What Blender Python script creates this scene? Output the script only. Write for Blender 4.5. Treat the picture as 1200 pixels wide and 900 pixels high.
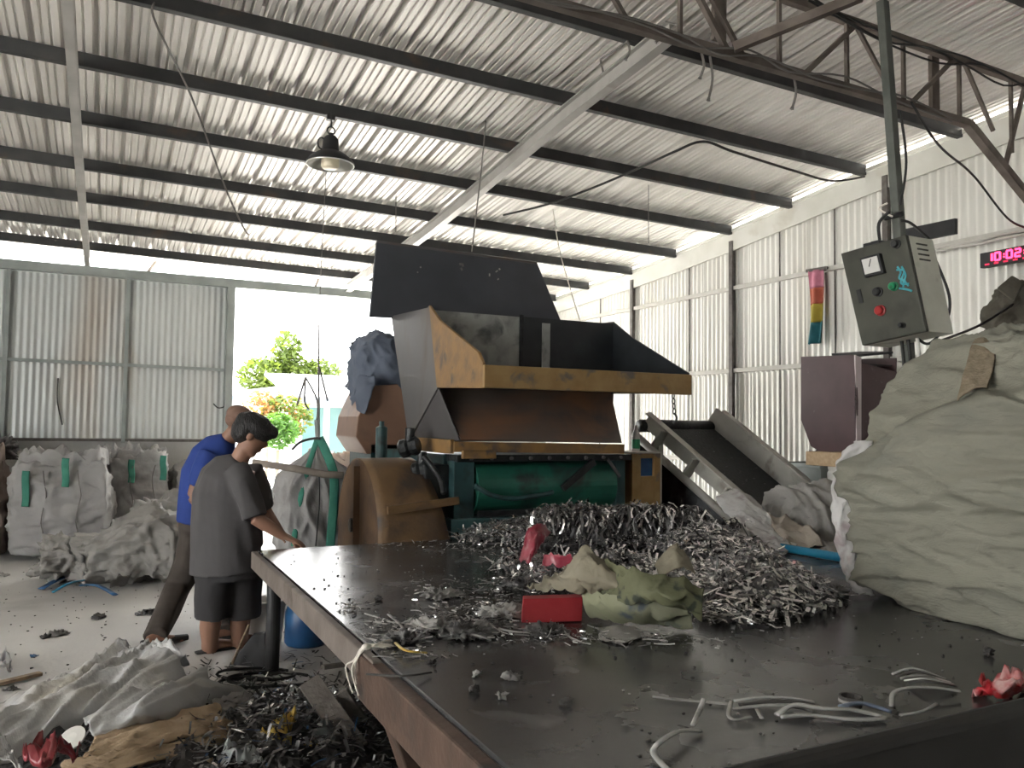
import bpy, bmesh, math, random
from mathutils import Vector as V, Matrix, noise, Quaternion
R = random.Random(7)
for _o in list(bpy.data.objects): bpy.data.objects.remove(_o)
SC = bpy.context.scene
COL = SC.collection

# ------------------------------------------------------------------ camera
FP = 943.0                      # focal length in pixels of a 1200x900 frame
YAW, PIT, ROLL = math.radians(26.7), math.atan(47/943.0), 0.013
C0 = V((0, 0, 1.5))
CF = V((math.sin(YAW)*math.cos(PIT), math.cos(YAW)*math.cos(PIT), math.sin(PIT)))
_r0 = V((math.cos(YAW), -math.sin(YAW), 0)); _u0 = _r0.cross(CF)
CR = _r0*math.cos(ROLL) + _u0*math.sin(ROLL); CU = CR.cross(CF)
cam_d = bpy.data.cameras.new('camera'); cam_d.sensor_width = 36; cam_d.lens = FP*36/1200
cam_d.clip_start = .05; cam_d.clip_end = 500
cam = bpy.data.objects.new('camera', cam_d); COL.objects.link(cam)
cam.matrix_world = Matrix(((CR.x, CU.x, -CF.x, C0.x), (CR.y, CU.y, -CF.y, C0.y), (CR.z, CU.z, -CF.z, C0.z), (0, 0, 0, 1)))
SC.camera = cam

# ------------------------------------------------------------------ sky, sun, exposure
SKY_STRENGTH, SUN_STRENGTH, EXPOSURE = 3.4, 12.0, 1.8
W = bpy.data.worlds.new('sky'); SC.world = W; W.use_nodes = True
_n = W.node_tree.nodes; _n.clear()
_bg = _n.new('ShaderNodeBackground'); _out = _n.new('ShaderNodeOutputWorld')
_bg.inputs[0].default_value = (1, .995, .98, 1); _bg.inputs[1].default_value = SKY_STRENGTH
W.node_tree.links.new(_bg.outputs[0], _out.inputs[0])
sun_d = bpy.data.lights.new('sun', 'SUN'); sun_d.energy = SUN_STRENGTH; sun_d.angle = math.radians(.6); sun_d.color = (1, .96, .88)
sun = bpy.data.objects.new('sun', sun_d); COL.objects.link(sun)
sun.rotation_euler = V((.42, -.38, -1.0)).to_track_quat('-Z', 'Y').to_euler()
SC.view_settings.view_transform = 'Standard'; SC.view_settings.look = 'None'
SC.view_settings.exposure = EXPOSURE; SC.view_settings.gamma = 1; SC.view_settings.use_curve_mapping = False

# ------------------------------------------------------------------ where a pixel of the photograph lies in the place
def ray(x, y): return CF + CR*((x-600)/FP) - CU*((y-450)/FP)
def D(x, y, d): return C0 + ray(x, y)*d
def atX(x, y, v): q = ray(x, y); return C0 + q*(v/q.x)
def atY(x, y, v): q = ray(x, y); return C0 + q*(v/q.y)
def atZ(x, y, v): q = ray(x, y); return C0 + q*((v-1.5)/q.z)

# ------------------------------------------------------------------ materials
MATS = {}
def mat(name, c1, c2=None, rough=.6, metal=0, scale=6, lo=.35, hi=.7, bump=0, bscale=40, detail=5, c3=None, s3=2.5, t3=(.55, .7), stretch=(1, 1, 1),
        rvar=0, trans=0, emit=None, estr=0, weave=0, sss=0, coat=0, alpha=1, spec=.5):
    if name in MATS: return MATS[name]
    m = bpy.data.materials.new(name); m.use_nodes = True; MATS[name] = m
    nt = m.node_tree; N, L = nt.nodes, nt.links
    b = N['Principled BSDF']
    b.inputs['Base Color'].default_value = (*c1, 1); b.inputs['Roughness'].default_value = rough; b.inputs['Metallic'].default_value = metal
    b.inputs['Specular IOR Level'].default_value = spec
    if coat: b.inputs['Coat Weight'].default_value = coat
    if trans: b.inputs['Transmission Weight'].default_value = trans
    if emit: b.inputs['Emission Color'].default_value = (*emit, 1); b.inputs['Emission Strength'].default_value = estr
    if alpha < 1: b.inputs['Alpha'].default_value = alpha
    tc = N.new('ShaderNodeTexCoord'); mp = N.new('ShaderNodeMapping'); mp.inputs['Scale'].default_value = stretch
    L.new(tc.outputs['Object'], mp.inputs[0])
    def nz(s, d=detail, dist=0):
        n = N.new('ShaderNodeTexNoise'); n.inputs['Scale'].default_value = s; n.inputs['Detail'].default_value = d; n.inputs['Distortion'].default_value = dist
        L.new(mp.outputs[0], n.inputs['Vector']); return n
    def rng(n, a, z, t0=0, t1=1):
        r = N.new('ShaderNodeMapRange'); r.inputs[1].default_value = a; r.inputs[2].default_value = z; r.inputs[3].default_value = t0; r.inputs[4].default_value = t1
        L.new(n.outputs[0], r.inputs[0]); return r
    if c2:
        n1 = nz(scale); r1 = rng(n1, lo, hi)
        mx = N.new('ShaderNodeMix'); mx.data_type = 'RGBA'; mx.inputs[6].default_value = (*c1, 1); mx.inputs[7].default_value = (*c2, 1)
        L.new(r1.outputs[0], mx.inputs[0]); last = mx.outputs[2]
        if c3:
            n3 = nz(s3, 8, .4); r3 = rng(n3, t3[0], t3[1])
            m3 = N.new('ShaderNodeMix'); m3.data_type = 'RGBA'; m3.inputs[7].default_value = (*c3, 1)
            L.new(r3.outputs[0], m3.inputs[0]); L.new(last, m3.inputs[6]); last = m3.outputs[2]
        L.new(last, b.inputs['Base Color'])
        if rvar:
            r2 = rng(n1, lo, hi, rough-rvar, rough+rvar); L.new(r2.outputs[0], b.inputs['Roughness'])
    if bump:
        nb = nz(bscale, 4); bp = N.new('ShaderNodeBump'); bp.inputs['Strength'].default_value = bump; bp.inputs['Distance'].default_value = .02
        L.new(nb.outputs[0], bp.inputs['Height']); L.new(bp.outputs[0], b.inputs['Normal'])
        if weave:
            wv = N.new('ShaderNodeTexWave'); wv.inputs['Scale'].default_value = weave; L.new(mp.outputs[0], wv.inputs[0])
            b2 = N.new('ShaderNodeBump'); b2.inputs['Strength'].default_value = .12; b2.inputs['Distance'].default_value = .01
            L.new(wv.outputs[0], b2.inputs['Height']); L.new(bp.outputs[0], b2.inputs['Normal']); L.new(b2.outputs[0], b.inputs['Normal'])
    return m
def leafmat(name, c1, c2):
    if name in MATS: return MATS[name]
    m = mat(name, c1, c2, rough=.6, scale=1.2); nt = m.node_tree; b = nt.nodes['Principled BSDF']; o = nt.nodes['Material Output']
    t = nt.nodes.new('ShaderNodeBsdfTranslucent'); t.inputs[0].default_value = (*c2, 1); mx = nt.nodes.new('ShaderNodeMixShader'); mx.inputs[0].default_value = .5
    nt.links.new(b.outputs[0], mx.inputs[1]); nt.links.new(t.outputs[0], mx.inputs[2]); nt.links.new(mx.outputs[0], o.inputs[0]); return m
def clothmat(name, c1, c2, tr=.25, c3=None, **k):
    m = mat(name, c1, c2, rough=.75, c3=c3, **k); nt = m.node_tree; b = nt.nodes['Principled BSDF']; o = nt.nodes['Material Output']
    t = nt.nodes.new('ShaderNodeBsdfTranslucent'); t.inputs[0].default_value = (*c1, 1); mx = nt.nodes.new('ShaderNodeMixShader'); mx.inputs[0].default_value = tr
    nt.links.new(b.outputs[0], mx.inputs[1]); nt.links.new(t.outputs[0], mx.inputs[2]); nt.links.new(mx.outputs[0], o.inputs[0]); return m

M_floor = mat('concrete', (.42, .41, .40), (.56, .55, .53), rough=.55, scale=1.1, lo=.3, hi=.75, bump=.12, bscale=30, c3=(.30, .29, .28), s3=.9, t3=(.56, .74), rvar=.1)
M_yard = mat('yard_concrete', (.62, .6, .57), (.72, .7, .67), rough=.8, scale=.6, bump=.1)
M_block = mat('rendered_block', (.40, .40, .38), (.50, .50, .48), rough=.85, scale=3, bump=.2, c3=(.30, .28, .25), s3=2.2, t3=(.58, .7))
M_roof = mat('galvanised_roof', (0.708, 0.6844, 0.649), (0.8496, 0.826, 0.7906), rough=.45, metal=.2, scale=2.2, c3=(0.5192, 0.4838, 0.4366), s3=1.3, t3=(.58, .8), stretch=(1.5, .5, 1), rvar=.08)
M_wallR = mat('whitewashed_sheet', (.66, .655, .61), (.76, .755, .72), rough=.55, metal=.15, scale=2.2, c3=(.47, .44, .38), s3=1.1, t3=(.56, .78), stretch=(1, 1, .35), rvar=.1)
M_wallB = mat('zinc_sheet', (.42, .445, .44), (.54, .565, .555), rough=.5, metal=.3, scale=2.5, c3=(.36, .30, .24), s3=1.0, t3=(.56, .78), stretch=(1, 1, .3), rvar=.1)
M_purlin = mat('dark_purlin_steel', (.035, .038, .04), (.06, .06, .06), rough=.6, metal=.2, scale=5, c3=(.10, .07, .05), s3=4, t3=(.6, .75))
M_raft = mat('grey_rafter_steel', (.36, .35, .33), (.46, .45, .43), rough=.5, metal=.2, scale=4, c3=(.25, .21, .17), s3=3, t3=(.6, .8))
M_frame = mat('grey_green_frame', (.25, .28, .27), (.34, .37, .36), rough=.6, metal=.2, scale=4)
M_rake = mat('pale_flashing', (.60, .60, .55), (.70, .70, .66), rough=.5, metal=.1, scale=3, c3=(.45, .42, .35), s3=2, t3=(.6, .8))
M_girt = mat('dusty_girt', (.46, .45, .41), (.56, .55, .52), rough=.7, scale=6)
M_dkpost = mat('dark_wall_post', (.07, .06, .055), (.14, .13, .12), rough=.7, scale=14)
M_truss = mat('rusty_truss_steel', (.12, .10, .085), (.20, .17, .15), rough=.7, metal=.2, scale=8, c3=(.26, .22, .19), s3=3, t3=(.55, .75))
M_postg = mat('dark_grey_post', (.085, .095, .085), (.14, .15, .135), rough=.6, metal=.2, scale=7)
M_wire = mat('black_wire', (.02, .02, .02), rough=.6)
M_wireg = mat('grey_wire', (.16, .15, .14), rough=.6)
M_rope = mat('pale_rope', (.62, .58, .52), (.75, .72, .66), rough=.9, scale=30)
M_top = mat('worn_black_steel_top', (.042, .043, .045), (.085, .085, .086), rough=.25, metal=.0, scale=2.2, lo=.3, hi=.75, bump=.04, bscale=14, c3=(.15, .148, .145), s3=3.2, t3=(.56, .8), rvar=.08)
M_rustb = mat('rusty_brown_angle', (0.05642, 0.03255, 0.0217), (0.09548, 0.05642, 0.03906), rough=.75, scale=8, bump=.2, c3=(0.03038, 0.0217, 0.01736), s3=4, t3=(.55, .7))
M_skirt = mat('grey_brown_angle', (0.1224, 0.101, 0.08568), (0.1714, 0.1469, 0.1285), rough=.75, scale=8, bump=.15, c3=(0.07344, 0.05508, 0.04284), s3=4, t3=(.55, .7))
M_blackrub = mat('black_rubber_lip', (.012, .012, .012), (.022, .022, .022), rough=.55, scale=6)
M_black = mat('black_paint', (.015, .016, .018), (.03, .03, .032), rough=.5, scale=8)
M_yel = mat('worn_ochre_paint', (0.2384, 0.1337, 0.04335), (0.1806, 0.1047, 0.04335), rough=.55, scale=9, lo=.4, hi=.62, bump=.1, c3=(0.07225, 0.0578, 0.05057), s3=5, t3=(.56, .66))
M_yelg = mat('ochre_lip_paint', (0.2992, 0.1983, 0.08228), (0.2468, 0.1496, 0.0561), rough=.5, scale=7, lo=.4, hi=.62, bump=.08, c3=(0.1272, 0.1047, 0.08976), s3=6, t3=(.58, .66))
M_steel = mat('scuffed_grey_steel', (0.09504, 0.09266, 0.09504), (0.1378, 0.1331, 0.1331), rough=.45, metal=.45, scale=3, lo=.3, hi=.7, c3=(0.09504, 0.06178, 0.04277), s3=2.6, t3=(.55, .75), stretch=(1, 1, .4), rvar=.1)
M_chute = mat('rust_stained_chute', (.10, .085, .078), (.17, .135, .115), rough=.5, metal=.3, scale=3.5, c3=(.24, .13, .08), s3=3.0, t3=(.50, .68), stretch=(.5, 1, 1), rvar=.08)
M_lid = mat('black_rubber_sheet', (0.0375, 0.042, 0.051), (0.06, 0.066, 0.078), rough=.5, scale=2, c3=(.2, .2, .2), s3=22, t3=(.76, .82))
M_inner = mat('pale_inner_plate', (.30, .31, .29), (.42, .43, .40), rough=.7, metal=.2, scale=7, c3=(.12, .13, .13), s3=6, t3=(.52, .68))
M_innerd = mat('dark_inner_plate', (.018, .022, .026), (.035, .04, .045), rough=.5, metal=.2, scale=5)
M_grn = mat('dark_green_paint', (.012, .085, .058), (.02, .12, .085), rough=.42, scale=4, c3=(.02, .03, .03), s3=4, t3=(.55, .7))
M_teal = mat('blue_green_paint', (.02, .055, .06), (.035, .085, .085), rough=.5, scale=5, c3=(.015, .02, .022), s3=5, t3=(.52, .7))
M_guard = mat('rusted_guard', (0.0975, 0.05525, 0.02925), (0.1365, 0.078, 0.039), rough=.6, scale=4, bump=.15, c3=(0.052, 0.0325, 0.02275), s3=3.5, t3=(.48, .66))
M_guardT = mat('ochre_guard_band', (0.1632, 0.0952, 0.0408), (0.1224, 0.0714, 0.034), rough=.6, scale=5, bump=.15, c3=(0.0476, 0.034, 0.0272), s3=3, t3=(.48, .64))
M_grease = mat('greasy_black_iron', (.015, .018, .02), (.035, .038, .04), rough=.4, metal=.4, scale=14, bump=.3)
M_hous = mat('orange_brown_housing', (0.208, 0.12, 0.08), (0.256, 0.152, 0.104), rough=.55, scale=3, c3=(0.144, 0.096, 0.072), s3=3, t3=(.55, .75))
M_conv = mat('pale_conveyor_paint', (0.408, 0.3995, 0.357), (0.493, 0.4845, 0.442), rough=.5, scale=6, c3=(0.238, 0.2125, 0.1785), s3=5, t3=(.56, .7), bump=.1)
M_belt = mat('black_belt', (.012, .016, .018), (.03, .034, .036), rough=.7, scale=30, bump=.2)
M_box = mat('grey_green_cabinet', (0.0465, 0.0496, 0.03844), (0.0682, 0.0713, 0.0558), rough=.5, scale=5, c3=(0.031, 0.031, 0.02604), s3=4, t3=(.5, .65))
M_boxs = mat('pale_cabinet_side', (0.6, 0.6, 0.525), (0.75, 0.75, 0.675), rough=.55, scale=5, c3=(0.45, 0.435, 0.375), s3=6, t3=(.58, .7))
M_glass = mat('meter_glass', (.62, .62, .60), (.7, .7, .68), rough=.2, scale=4)
M_red = mat('red_plastic', (.32, .012, .016), (.4, .02, .02), rough=.4, scale=5)
M_redbox = mat('red_card', (0.221, 0.005304, 0.01105), (0.274, 0.01326, 0.01989), rough=.55, scale=8, bump=.1)
M_pink = mat('crimson_wrapper', (0.21, 0.01, 0.03), (0.31, 0.08, 0.1), rough=.35, scale=14)
M_green = mat('bright_green_plastic', (.01, .22, .09), (.02, .3, .13), rough=.4, scale=5)
M_blue = mat('cyan_blue_pipe', (.01, .17, .30), (.02, .23, .38), rough=.45, scale=8)
M_bluep = mat('blue_plastic', (.012, .06, .16), (.02, .10, .24), rough=.4, scale=6)
M_purple = mat('maroon_paint', (0.0595, 0.0315, 0.035), (0.0805, 0.0455, 0.049), rough=.5, scale=4, c3=(0.119, 0.091, 0.091), s3=14, t3=(.66, .74))
M_purpE = mat('pale_maroon_edge', (.52, .45, .46), (.6, .54, .54), rough=.5, scale=5)
M_wood = mat('pale_timber', (.42, .30, .18), (.52, .39, .25), rough=.7, scale=6, stretch=(1, 6, 6), bump=.1)
M_oldwood = mat('weathered_board', (.17, .12, .08), (.34, .25, .16), rough=.85, scale=9, stretch=(2, 2, 8), bump=.4, bscale=18)
M_card = mat('torn_cardboard', (0.3937, 0.2906, 0.1875), (0.4969, 0.3844, 0.2625), rough=.9, scale=9, lo=.35, hi=.65, bump=.5, bscale=16, c3=(0.2438, 0.1781, 0.1125), s3=5, t3=(.55, .68))
M_white = mat('white_plastic', (0.629, 0.6205, 0.578), (0.68, 0.6715, 0.6375), rough=.45, scale=4)
M_greybox = mat('grey_green_bin', (.17, .19, .18), (.24, .26, .25), rough=.6, scale=5)
M_skin = mat('skin', (0.255, 0.135, 0.09), (0.3, 0.165, 0.1125), rough=.55, scale=12)
M_skind = mat('tanned_skin', (0.195, 0.0975, 0.06375), (0.2325, 0.1237, 0.0825), rough=.55, scale=12)
M_hair = mat('black_hair', (.006, .006, .007), (.012, .011, .012), rough=.6, scale=40, bump=.6, bscale=120, stretch=(1, 1, .3))
M_hairb = mat('brown_cap', (.16, .095, .07), (.22, .135, .10), rough=.8, scale=30, bump=.2)
M_tee = mat('charcoal_jersey', (0.06, 0.0576, 0.06), (0.076, 0.0736, 0.076), rough=.9, scale=3, bump=.25, bscale=9)
M_short = mat('dark_shorts_cloth', (0.028, 0.0272, 0.0296), (0.04, 0.0384, 0.04), rough=.9, scale=4, bump=.25, bscale=9)
M_bluet = mat('royal_blue_jersey', (0.0096, 0.032, 0.176), (0.0144, 0.044, 0.224), rough=.85, scale=3, bump=.25, bscale=9)
M_trous = mat('brown_black_trousers', (.045, .036, .03), (.065, .054, .046), rough=.9, scale=5, bump=.3, bscale=10)
M_sandal = mat('dark_sandal', (.02, .018, .018), rough=.7)
M_sackW = clothmat('white_woven_sack', (0.3685, 0.3626, 0.3566), (0.4398, 0.4339, 0.4279), tr=.2, c3=(0.2615, 0.2496, 0.2377), s3=3, t3=(.55, .72), scale=4, bump=.3, bscale=24, weave=60)
M_sackG = clothmat('dusty_grey_sack', (0.2496, 0.2402, 0.2246), (0.3245, 0.312, 0.2964), tr=.12, c3=(0.1747, 0.1622, 0.1466), s3=3, t3=(.55, .72), scale=4, bump=.35, bscale=22, weave=60)
M_sackO = clothmat('olive_grey_big_sack', (0.2014, 0.1979, 0.1597), (0.2569, 0.2535, 0.2083), tr=.12, c3=(0.1667, 0.1701, 0.1424), s3=2.6, t3=(.52, .75), scale=3, bump=.35, bscale=20, weave=70, stretch=(1, 1, 2.4))
M_sackE = clothmat('white_sack_edge', (0.595, 0.5865, 0.578), (0.68, 0.6715, 0.663), tr=.2, scale=8, bump=.4, bscale=30, c3=(0.425, 0.357, 0.3655), s3=8, t3=(.58, .7))
M_sackB = clothmat('beige_sack', (.50, .40, .33), (.62, .53, .46), tr=.25, scale=4, bump=.3, bscale=24, weave=60)
M_sackF = clothmat('bluish_white_sack', (0.4493, 0.4549, 0.4605), (0.5728, 0.5728, 0.5616), tr=.12, c3=(0.4044, 0.3763, 0.3145), s3=2.2, t3=(.5, .7), scale=3, bump=.35, bscale=20, weave=80)
M_tarpB = clothmat('slate_blue_tarp', (0.104, 0.128, 0.176), (0.152, 0.18, 0.232), tr=.1, scale=3, bump=.3, bscale=14)
M_olive = clothmat('olive_sack_print', (0.0935, 0.099, 0.05225), (0.1485, 0.154, 0.08525), tr=.1, c3=(0.033, 0.04125, 0.03025), s3=11, t3=(.58, .64), scale=4, bump=.3, bscale=20)
M_tan = clothmat('khaki_paper_sack', (0.22, 0.198, 0.143), (0.264, 0.242, 0.1815), tr=.1, c3=(0.165, 0.1485, 0.099), s3=4, t3=(.55, .7), scale=5, bump=.4, bscale=18)
M_strapG = mat('green_webbing', (.04, .20, .145), (.06, .26, .19), rough=.8, scale=10)
M_strapB = mat('brown_webbing', (.17, .14, .095), (.23, .19, .135), rough=.9, scale=30, bump=.4, bscale=60)
M_foil = mat('shredded_foil', (.86, .86, .85), (.95, .95, .94), rough=.2, metal=.8, scale=9, c3=(.10, .10, .105), s3=14, t3=(.58, .62), rvar=.08)
M_foild = mat('dull_foil', (.09, .09, .092), (.24, .24, .24), rough=.3, metal=.5, scale=9, c3=(.03, .03, .03), s3=12, t3=(.5, .58))
M_foill = mat('pale_fluff', (0.2856, 0.2788, 0.2652), (0.374, 0.3672, 0.3468), rough=.8, scale=6, c3=(0.136, 0.1292, 0.1224), s3=8, t3=(.5, .62))
M_dirt = mat('dark_debris', (.03, .029, .028), (.075, .07, .066), rough=.8, scale=14, c3=(.14, .13, .12), s3=12, t3=(.6, .7))
M_rod = mat('bright_steel_rod', (0.432, 0.432, 0.42), (0.51, 0.51, 0.498), rough=.25, metal=.4, scale=10)
M_led = mat('red_led', (.6, .02, .06), rough=.4, emit=(1, .03, .10), estr=2.2)
M_leddim = mat('dim_red_led', (.3, .02, .05), rough=.4, emit=(1, .03, .10), estr=.35)
M_bulb = mat('opal_bulb', (.78, .70, .52), (.8, .73, .56), rough=.35, scale=3)
M_lampin = mat('lamp_reflector', (.60, .60, .58), (.7, .7, .68), rough=.3, metal=.5, scale=4)
M_yelpl = mat('yellow_plastic_film', (0.434, 0.266, 0.021), (0.518, 0.406, 0.112), rough=.45, scale=12)
M_leaf = leafmat('tree_leaf', (0.0352, 0.066, 0.0066), (0.0924, 0.132, 0.0176))
M_leafb = leafmat('bush_leaf', (0.024, 0.078, 0.009), (0.06, 0.144, 0.018))
M_leafo = leafmat('orange_flower', (0.18, 0.06, 0.015), (0.225, 0.135, 0.036))
M_bark = mat('bark', (.14, .10, .07), (.2, .15, .1), rough=.9, scale=10)
M_house = mat('white_render', (0.351, 0.351, 0.351), (0.378, 0.378, 0.378), rough=.8, scale=2)
M_tealgl = mat('teal_pane', (0.022, 0.0792, 0.0792), (0.0352, 0.1012, 0.0968), rough=.3, scale=2)
M_hroof = mat('pale_roof', (0.217, 0.231, 0.252), (0.245, 0.259, 0.28), rough=.6, scale=2)
M_bluegl = mat('slate_blue_fascia', (0.09, 0.114, 0.144), (0.108, 0.132, 0.162), rough=.6, scale=2)  # slate-blue colour of the eave line
FLAGC = [mat('banner_pink', (.38, .12, .18), (.48, .19, .26), rough=.8, scale=8), mat('banner_red', (.30, .06, .035), (.42, .11, .06), rough=.8, scale=8),
         mat('banner_yellow', (.28, .22, .02), (.38, .31, .05), rough=.8, scale=8), mat('banner_teal', (.01, .10, .12), (.03, .16, .19), rough=.8, scale=8)]

# ------------------------------------------------------------------ mesh helpers
class G:
    def __init__(s): s.v = []; s.f = []
    def add(s, vs, fs):
        n = len(s.v); s.v += [tuple(p) for p in vs]; s.f += [tuple(i+n for i in q) for q in fs]; return s
    def box(s, c, d, rot=None):
        c = V(c); q = rot or Matrix.Identity(3)
        vs = [c + q @ V((x*d[0]/2, y*d[1]/2, z*d[2]/2)) for x in (-1, 1) for y in (-1, 1) for z in (-1, 1)]
        return s.add(vs, [(0, 1, 3, 2), (4, 6, 7, 5), (0, 4, 5, 1), (2, 3, 7, 6), (0, 2, 6, 4), (1, 5, 7, 3)])
    def bb(s, x0, x1, y0, y1, z0, z1): return s.box(((x0+x1)/2, (y0+y1)/2, (z0+z1)/2), (x1-x0, y1-y0, z1-z0))
    def beam(s, a, b, w, h, up=(0, 0, 1)):
        a, b = V(a), V(b); d = (b-a).normalized(); side = d.cross(V(up))
        if side.length < 1e-4: side = d.cross(V((1, 0, 0)))
        side.normalize(); u = side.cross(d)
        vs = [p + side*(w/2*i) + u*(h/2*j) for p in (a, b) for i, j in ((-1, -1), (1, -1), (1, 1), (-1, 1))]
        return s.add(vs, [(0, 1, 2, 3), (7, 6, 5, 4), (0, 4, 5, 1), (1, 5, 6, 2), (2, 6, 7, 3), (3, 7, 4, 0)])
    def tube(s, pts, r, seg=8, cap=True, rb=None, upv=None):
        # round (or oval: r across, rb along upv) tube along a polyline; r may be a list
        pts = [V(p) for p in pts]; n = len(pts); rs = r if isinstance(r, (list, tuple)) else [r]*n
        rbs = rb if isinstance(rb, (list, tuple)) else ([rb]*n if rb else rs)
        vs = []; u = None
        for i, p in enumerate(pts):
            d = (pts[min(i+1, n-1)]-pts[max(i-1, 0)])
            d = d.normalized() if d.length > 1e-9 else V((0, 0, 1))
            if upv is not None: u = V(upv)
            elif u is None: u = V((0, 0, 1)) if abs(d.z) < .9 else V((1, 0, 0))
            u = (u - d*u.dot(d)); u = u.normalized() if u.length > 1e-6 else d.orthogonal().normalized()
            w = d.cross(u)
            for k in range(seg):
                a = 2*math.pi*k/seg; vs.append(p + w*(math.cos(a)*rs[i]) + u*(math.sin(a)*rbs[i]))
        fs = [(i*seg+k, i*seg+(k+1) % seg, (i+1)*seg+(k+1) % seg, (i+1)*seg+k) for i in range(n-1) for k in range(seg)]
        if cap: fs += [tuple(range(seg-1, -1, -1)), tuple(range((n-1)*seg, n*seg))]
        return s.add(vs, fs)
    def plate(s, poly, t):
        poly = [V(p) for p in poly]; n = len(poly)
        if not isinstance(t, V):
            nm = V((0, 0, 0))
            for i in range(n): nm += (poly[i]-poly[0]).cross(poly[(i+1) % n]-poly[0])
            t = nm.normalized()*t
        vs = poly + [p+t for p in poly]
        return s.add(vs, [tuple(range(n-1, -1, -1)), tuple(range(n, 2*n))] + [(i, (i+1) % n, n+(i+1) % n, n+i) for i in range(n)])
    def lathe(s, prof, base, seg=24, axis=(0, 0, 1), closed=True):
        q = V((0, 0, 1)).rotation_difference(V(axis).normalized()); base = V(base); m = len(prof)
        vs = [base + q @ V((r*math.cos(2*math.pi*k/seg), r*math.sin(2*math.pi*k/seg), z)) for r, z in prof for k in range(seg)]
        fs = [(i*seg+k, i*seg+(k+1) % seg, (i+1)*seg+(k+1) % seg, (i+1)*seg+k) for i in range(m-1) for k in range(seg)]
        if closed: fs += [tuple(range(seg-1, -1, -1)), tuple(range((m-1)*seg, m*seg))]
        return s.add(vs, fs)
    def grid(s, fn, nu, nv):
        vs = [fn(i/nu, j/nv) for j in range(nv+1) for i in range(nu+1)]; w = nu+1
        return s.add(vs, [(j*w+i, j*w+i+1, (j+1)*w+i+1, (j+1)*w+i) for j in range(nv) for i in range(nu)])
    def ell(s, c, r, rot=None, nu=20, nv=12):
        c = V(c); q = rot or Matrix.Identity(3)
        vs = [c + q @ V((r[0]*math.sin(math.pi*j/nv)*math.cos(2*math.pi*i/nu), r[1]*math.sin(math.pi*j/nv)*math.sin(2*math.pi*i/nu), r[2]*math.cos(math.pi*j/nv)))
              for j in range(1, nv) for i in range(nu)]
        vs = [c + q @ V((0, 0, r[2]))] + vs + [c + q @ V((0, 0, -r[2]))]; e = len(vs)-1
        fs = [(0, 1+i, 1+(i+1) % nu) for i in range(nu)] + [(1+j*nu+i, 1+(j+1)*nu+i, 1+(j+1)*nu+(i+1) % nu, 1+j*nu+(i+1) % nu) for j in range(nv-2) for i in range(nu)]
        fs += [(e, e-nu+(i+1) % nu, e-nu+i) for i in range(nu)]
        return s.add(vs, fs)
    def build(s, name, material, parent=None, smooth=False, bevel=0, label=None, local=False, seg=2):
        me = bpy.data.meshes.new(name); me.from_pydata(s.v, [], s.f); me.validate(); me.materials.append(material)
        if smooth: me.polygons.foreach_set('use_smooth', [True]*len(me.polygons))
        o = bpy.data.objects.new(name, me); COL.objects.link(o)
        if parent: attach(o, parent, local)
        if bevel:
            b = o.modifiers.new('bevel', 'BEVEL'); b.width = bevel; b.segments = seg; b.limit_method = 'ANGLE'
        if label: o['label'] = label
        return o
def attach(o, parent, local=False):
    o.parent = parent
    if not local and parent.type == 'EMPTY': o.matrix_parent_inverse = Matrix.Translation(-parent.location)
def tag(o, label, cat, group=None):
    o['label'] = label; o['category'] = cat
    if group: o['group'] = group
    return o
def thing(name, loc, label, cat, group=None):
    o = bpy.data.objects.new(name, None); COL.objects.link(o); o.location = loc; o.empty_display_size = .1
    return tag(o, label, cat, group)
def struct(o, label=None):
    o['kind'] = 'structure'
    if label: o['label'] = label
    return o
def sempty(name, loc, label):
    o = bpy.data.objects.new(name, None); COL.objects.link(o); o.location = loc; return struct(o, label)
def fbm(p, o=4): return noise.fractal(V(p), 1.0, 2.0, o)
def ridge(p, o=3):
    t = 0; a = 1; q = V(p)
    for _ in range(o): t += a*(1-abs(noise.noise(q))*2.2); q = q*2.03 + V((3.1, 7.7, 1.3)); a *= .5
    return t/1.75
def crease(p, k=3.0):
    # a few isolated folds with smooth cloth between
    a = max(0, 1-abs(noise.noise(V(p)))*2.6)**k; b = max(0, 1-abs(noise.noise(V(p)*1.9+V((4, 9, 2))))*2.8)**k
    return a + .5*b
def sstep(a, b, x):
    t = min(1, max(0, (x-a)/(b-a))); return t*t*(3-2*t)
def smoothmod(o, it=4, f=.5):
    m = o.modifiers.new('smooth', 'SMOOTH'); m.iterations = it; m.factor = f; return o
def remesh(o, vox=.009, it=3):
    m = o.modifiers.new('remesh', 'REMESH'); m.mode = 'VOXEL'; m.voxel_size = vox; m.use_smooth_shade = True
    return smoothmod(o, it)
def crom(pts, n):
    # smooth curve through points
    pts = [V(p) for p in pts]; out = []
    for i in range(len(pts)-1):
        a, b, c, d = pts[max(i-1, 0)], pts[i], pts[i+1], pts[min(i+2, len(pts)-1)]
        for k in range(n):
            t = k/n; out.append(.5*((2*b)+(c-a)*t+(2*a-5*b+4*c-d)*t*t+(3*b-a-3*c+d)*t**3))
    return out+[pts[-1]]
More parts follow.
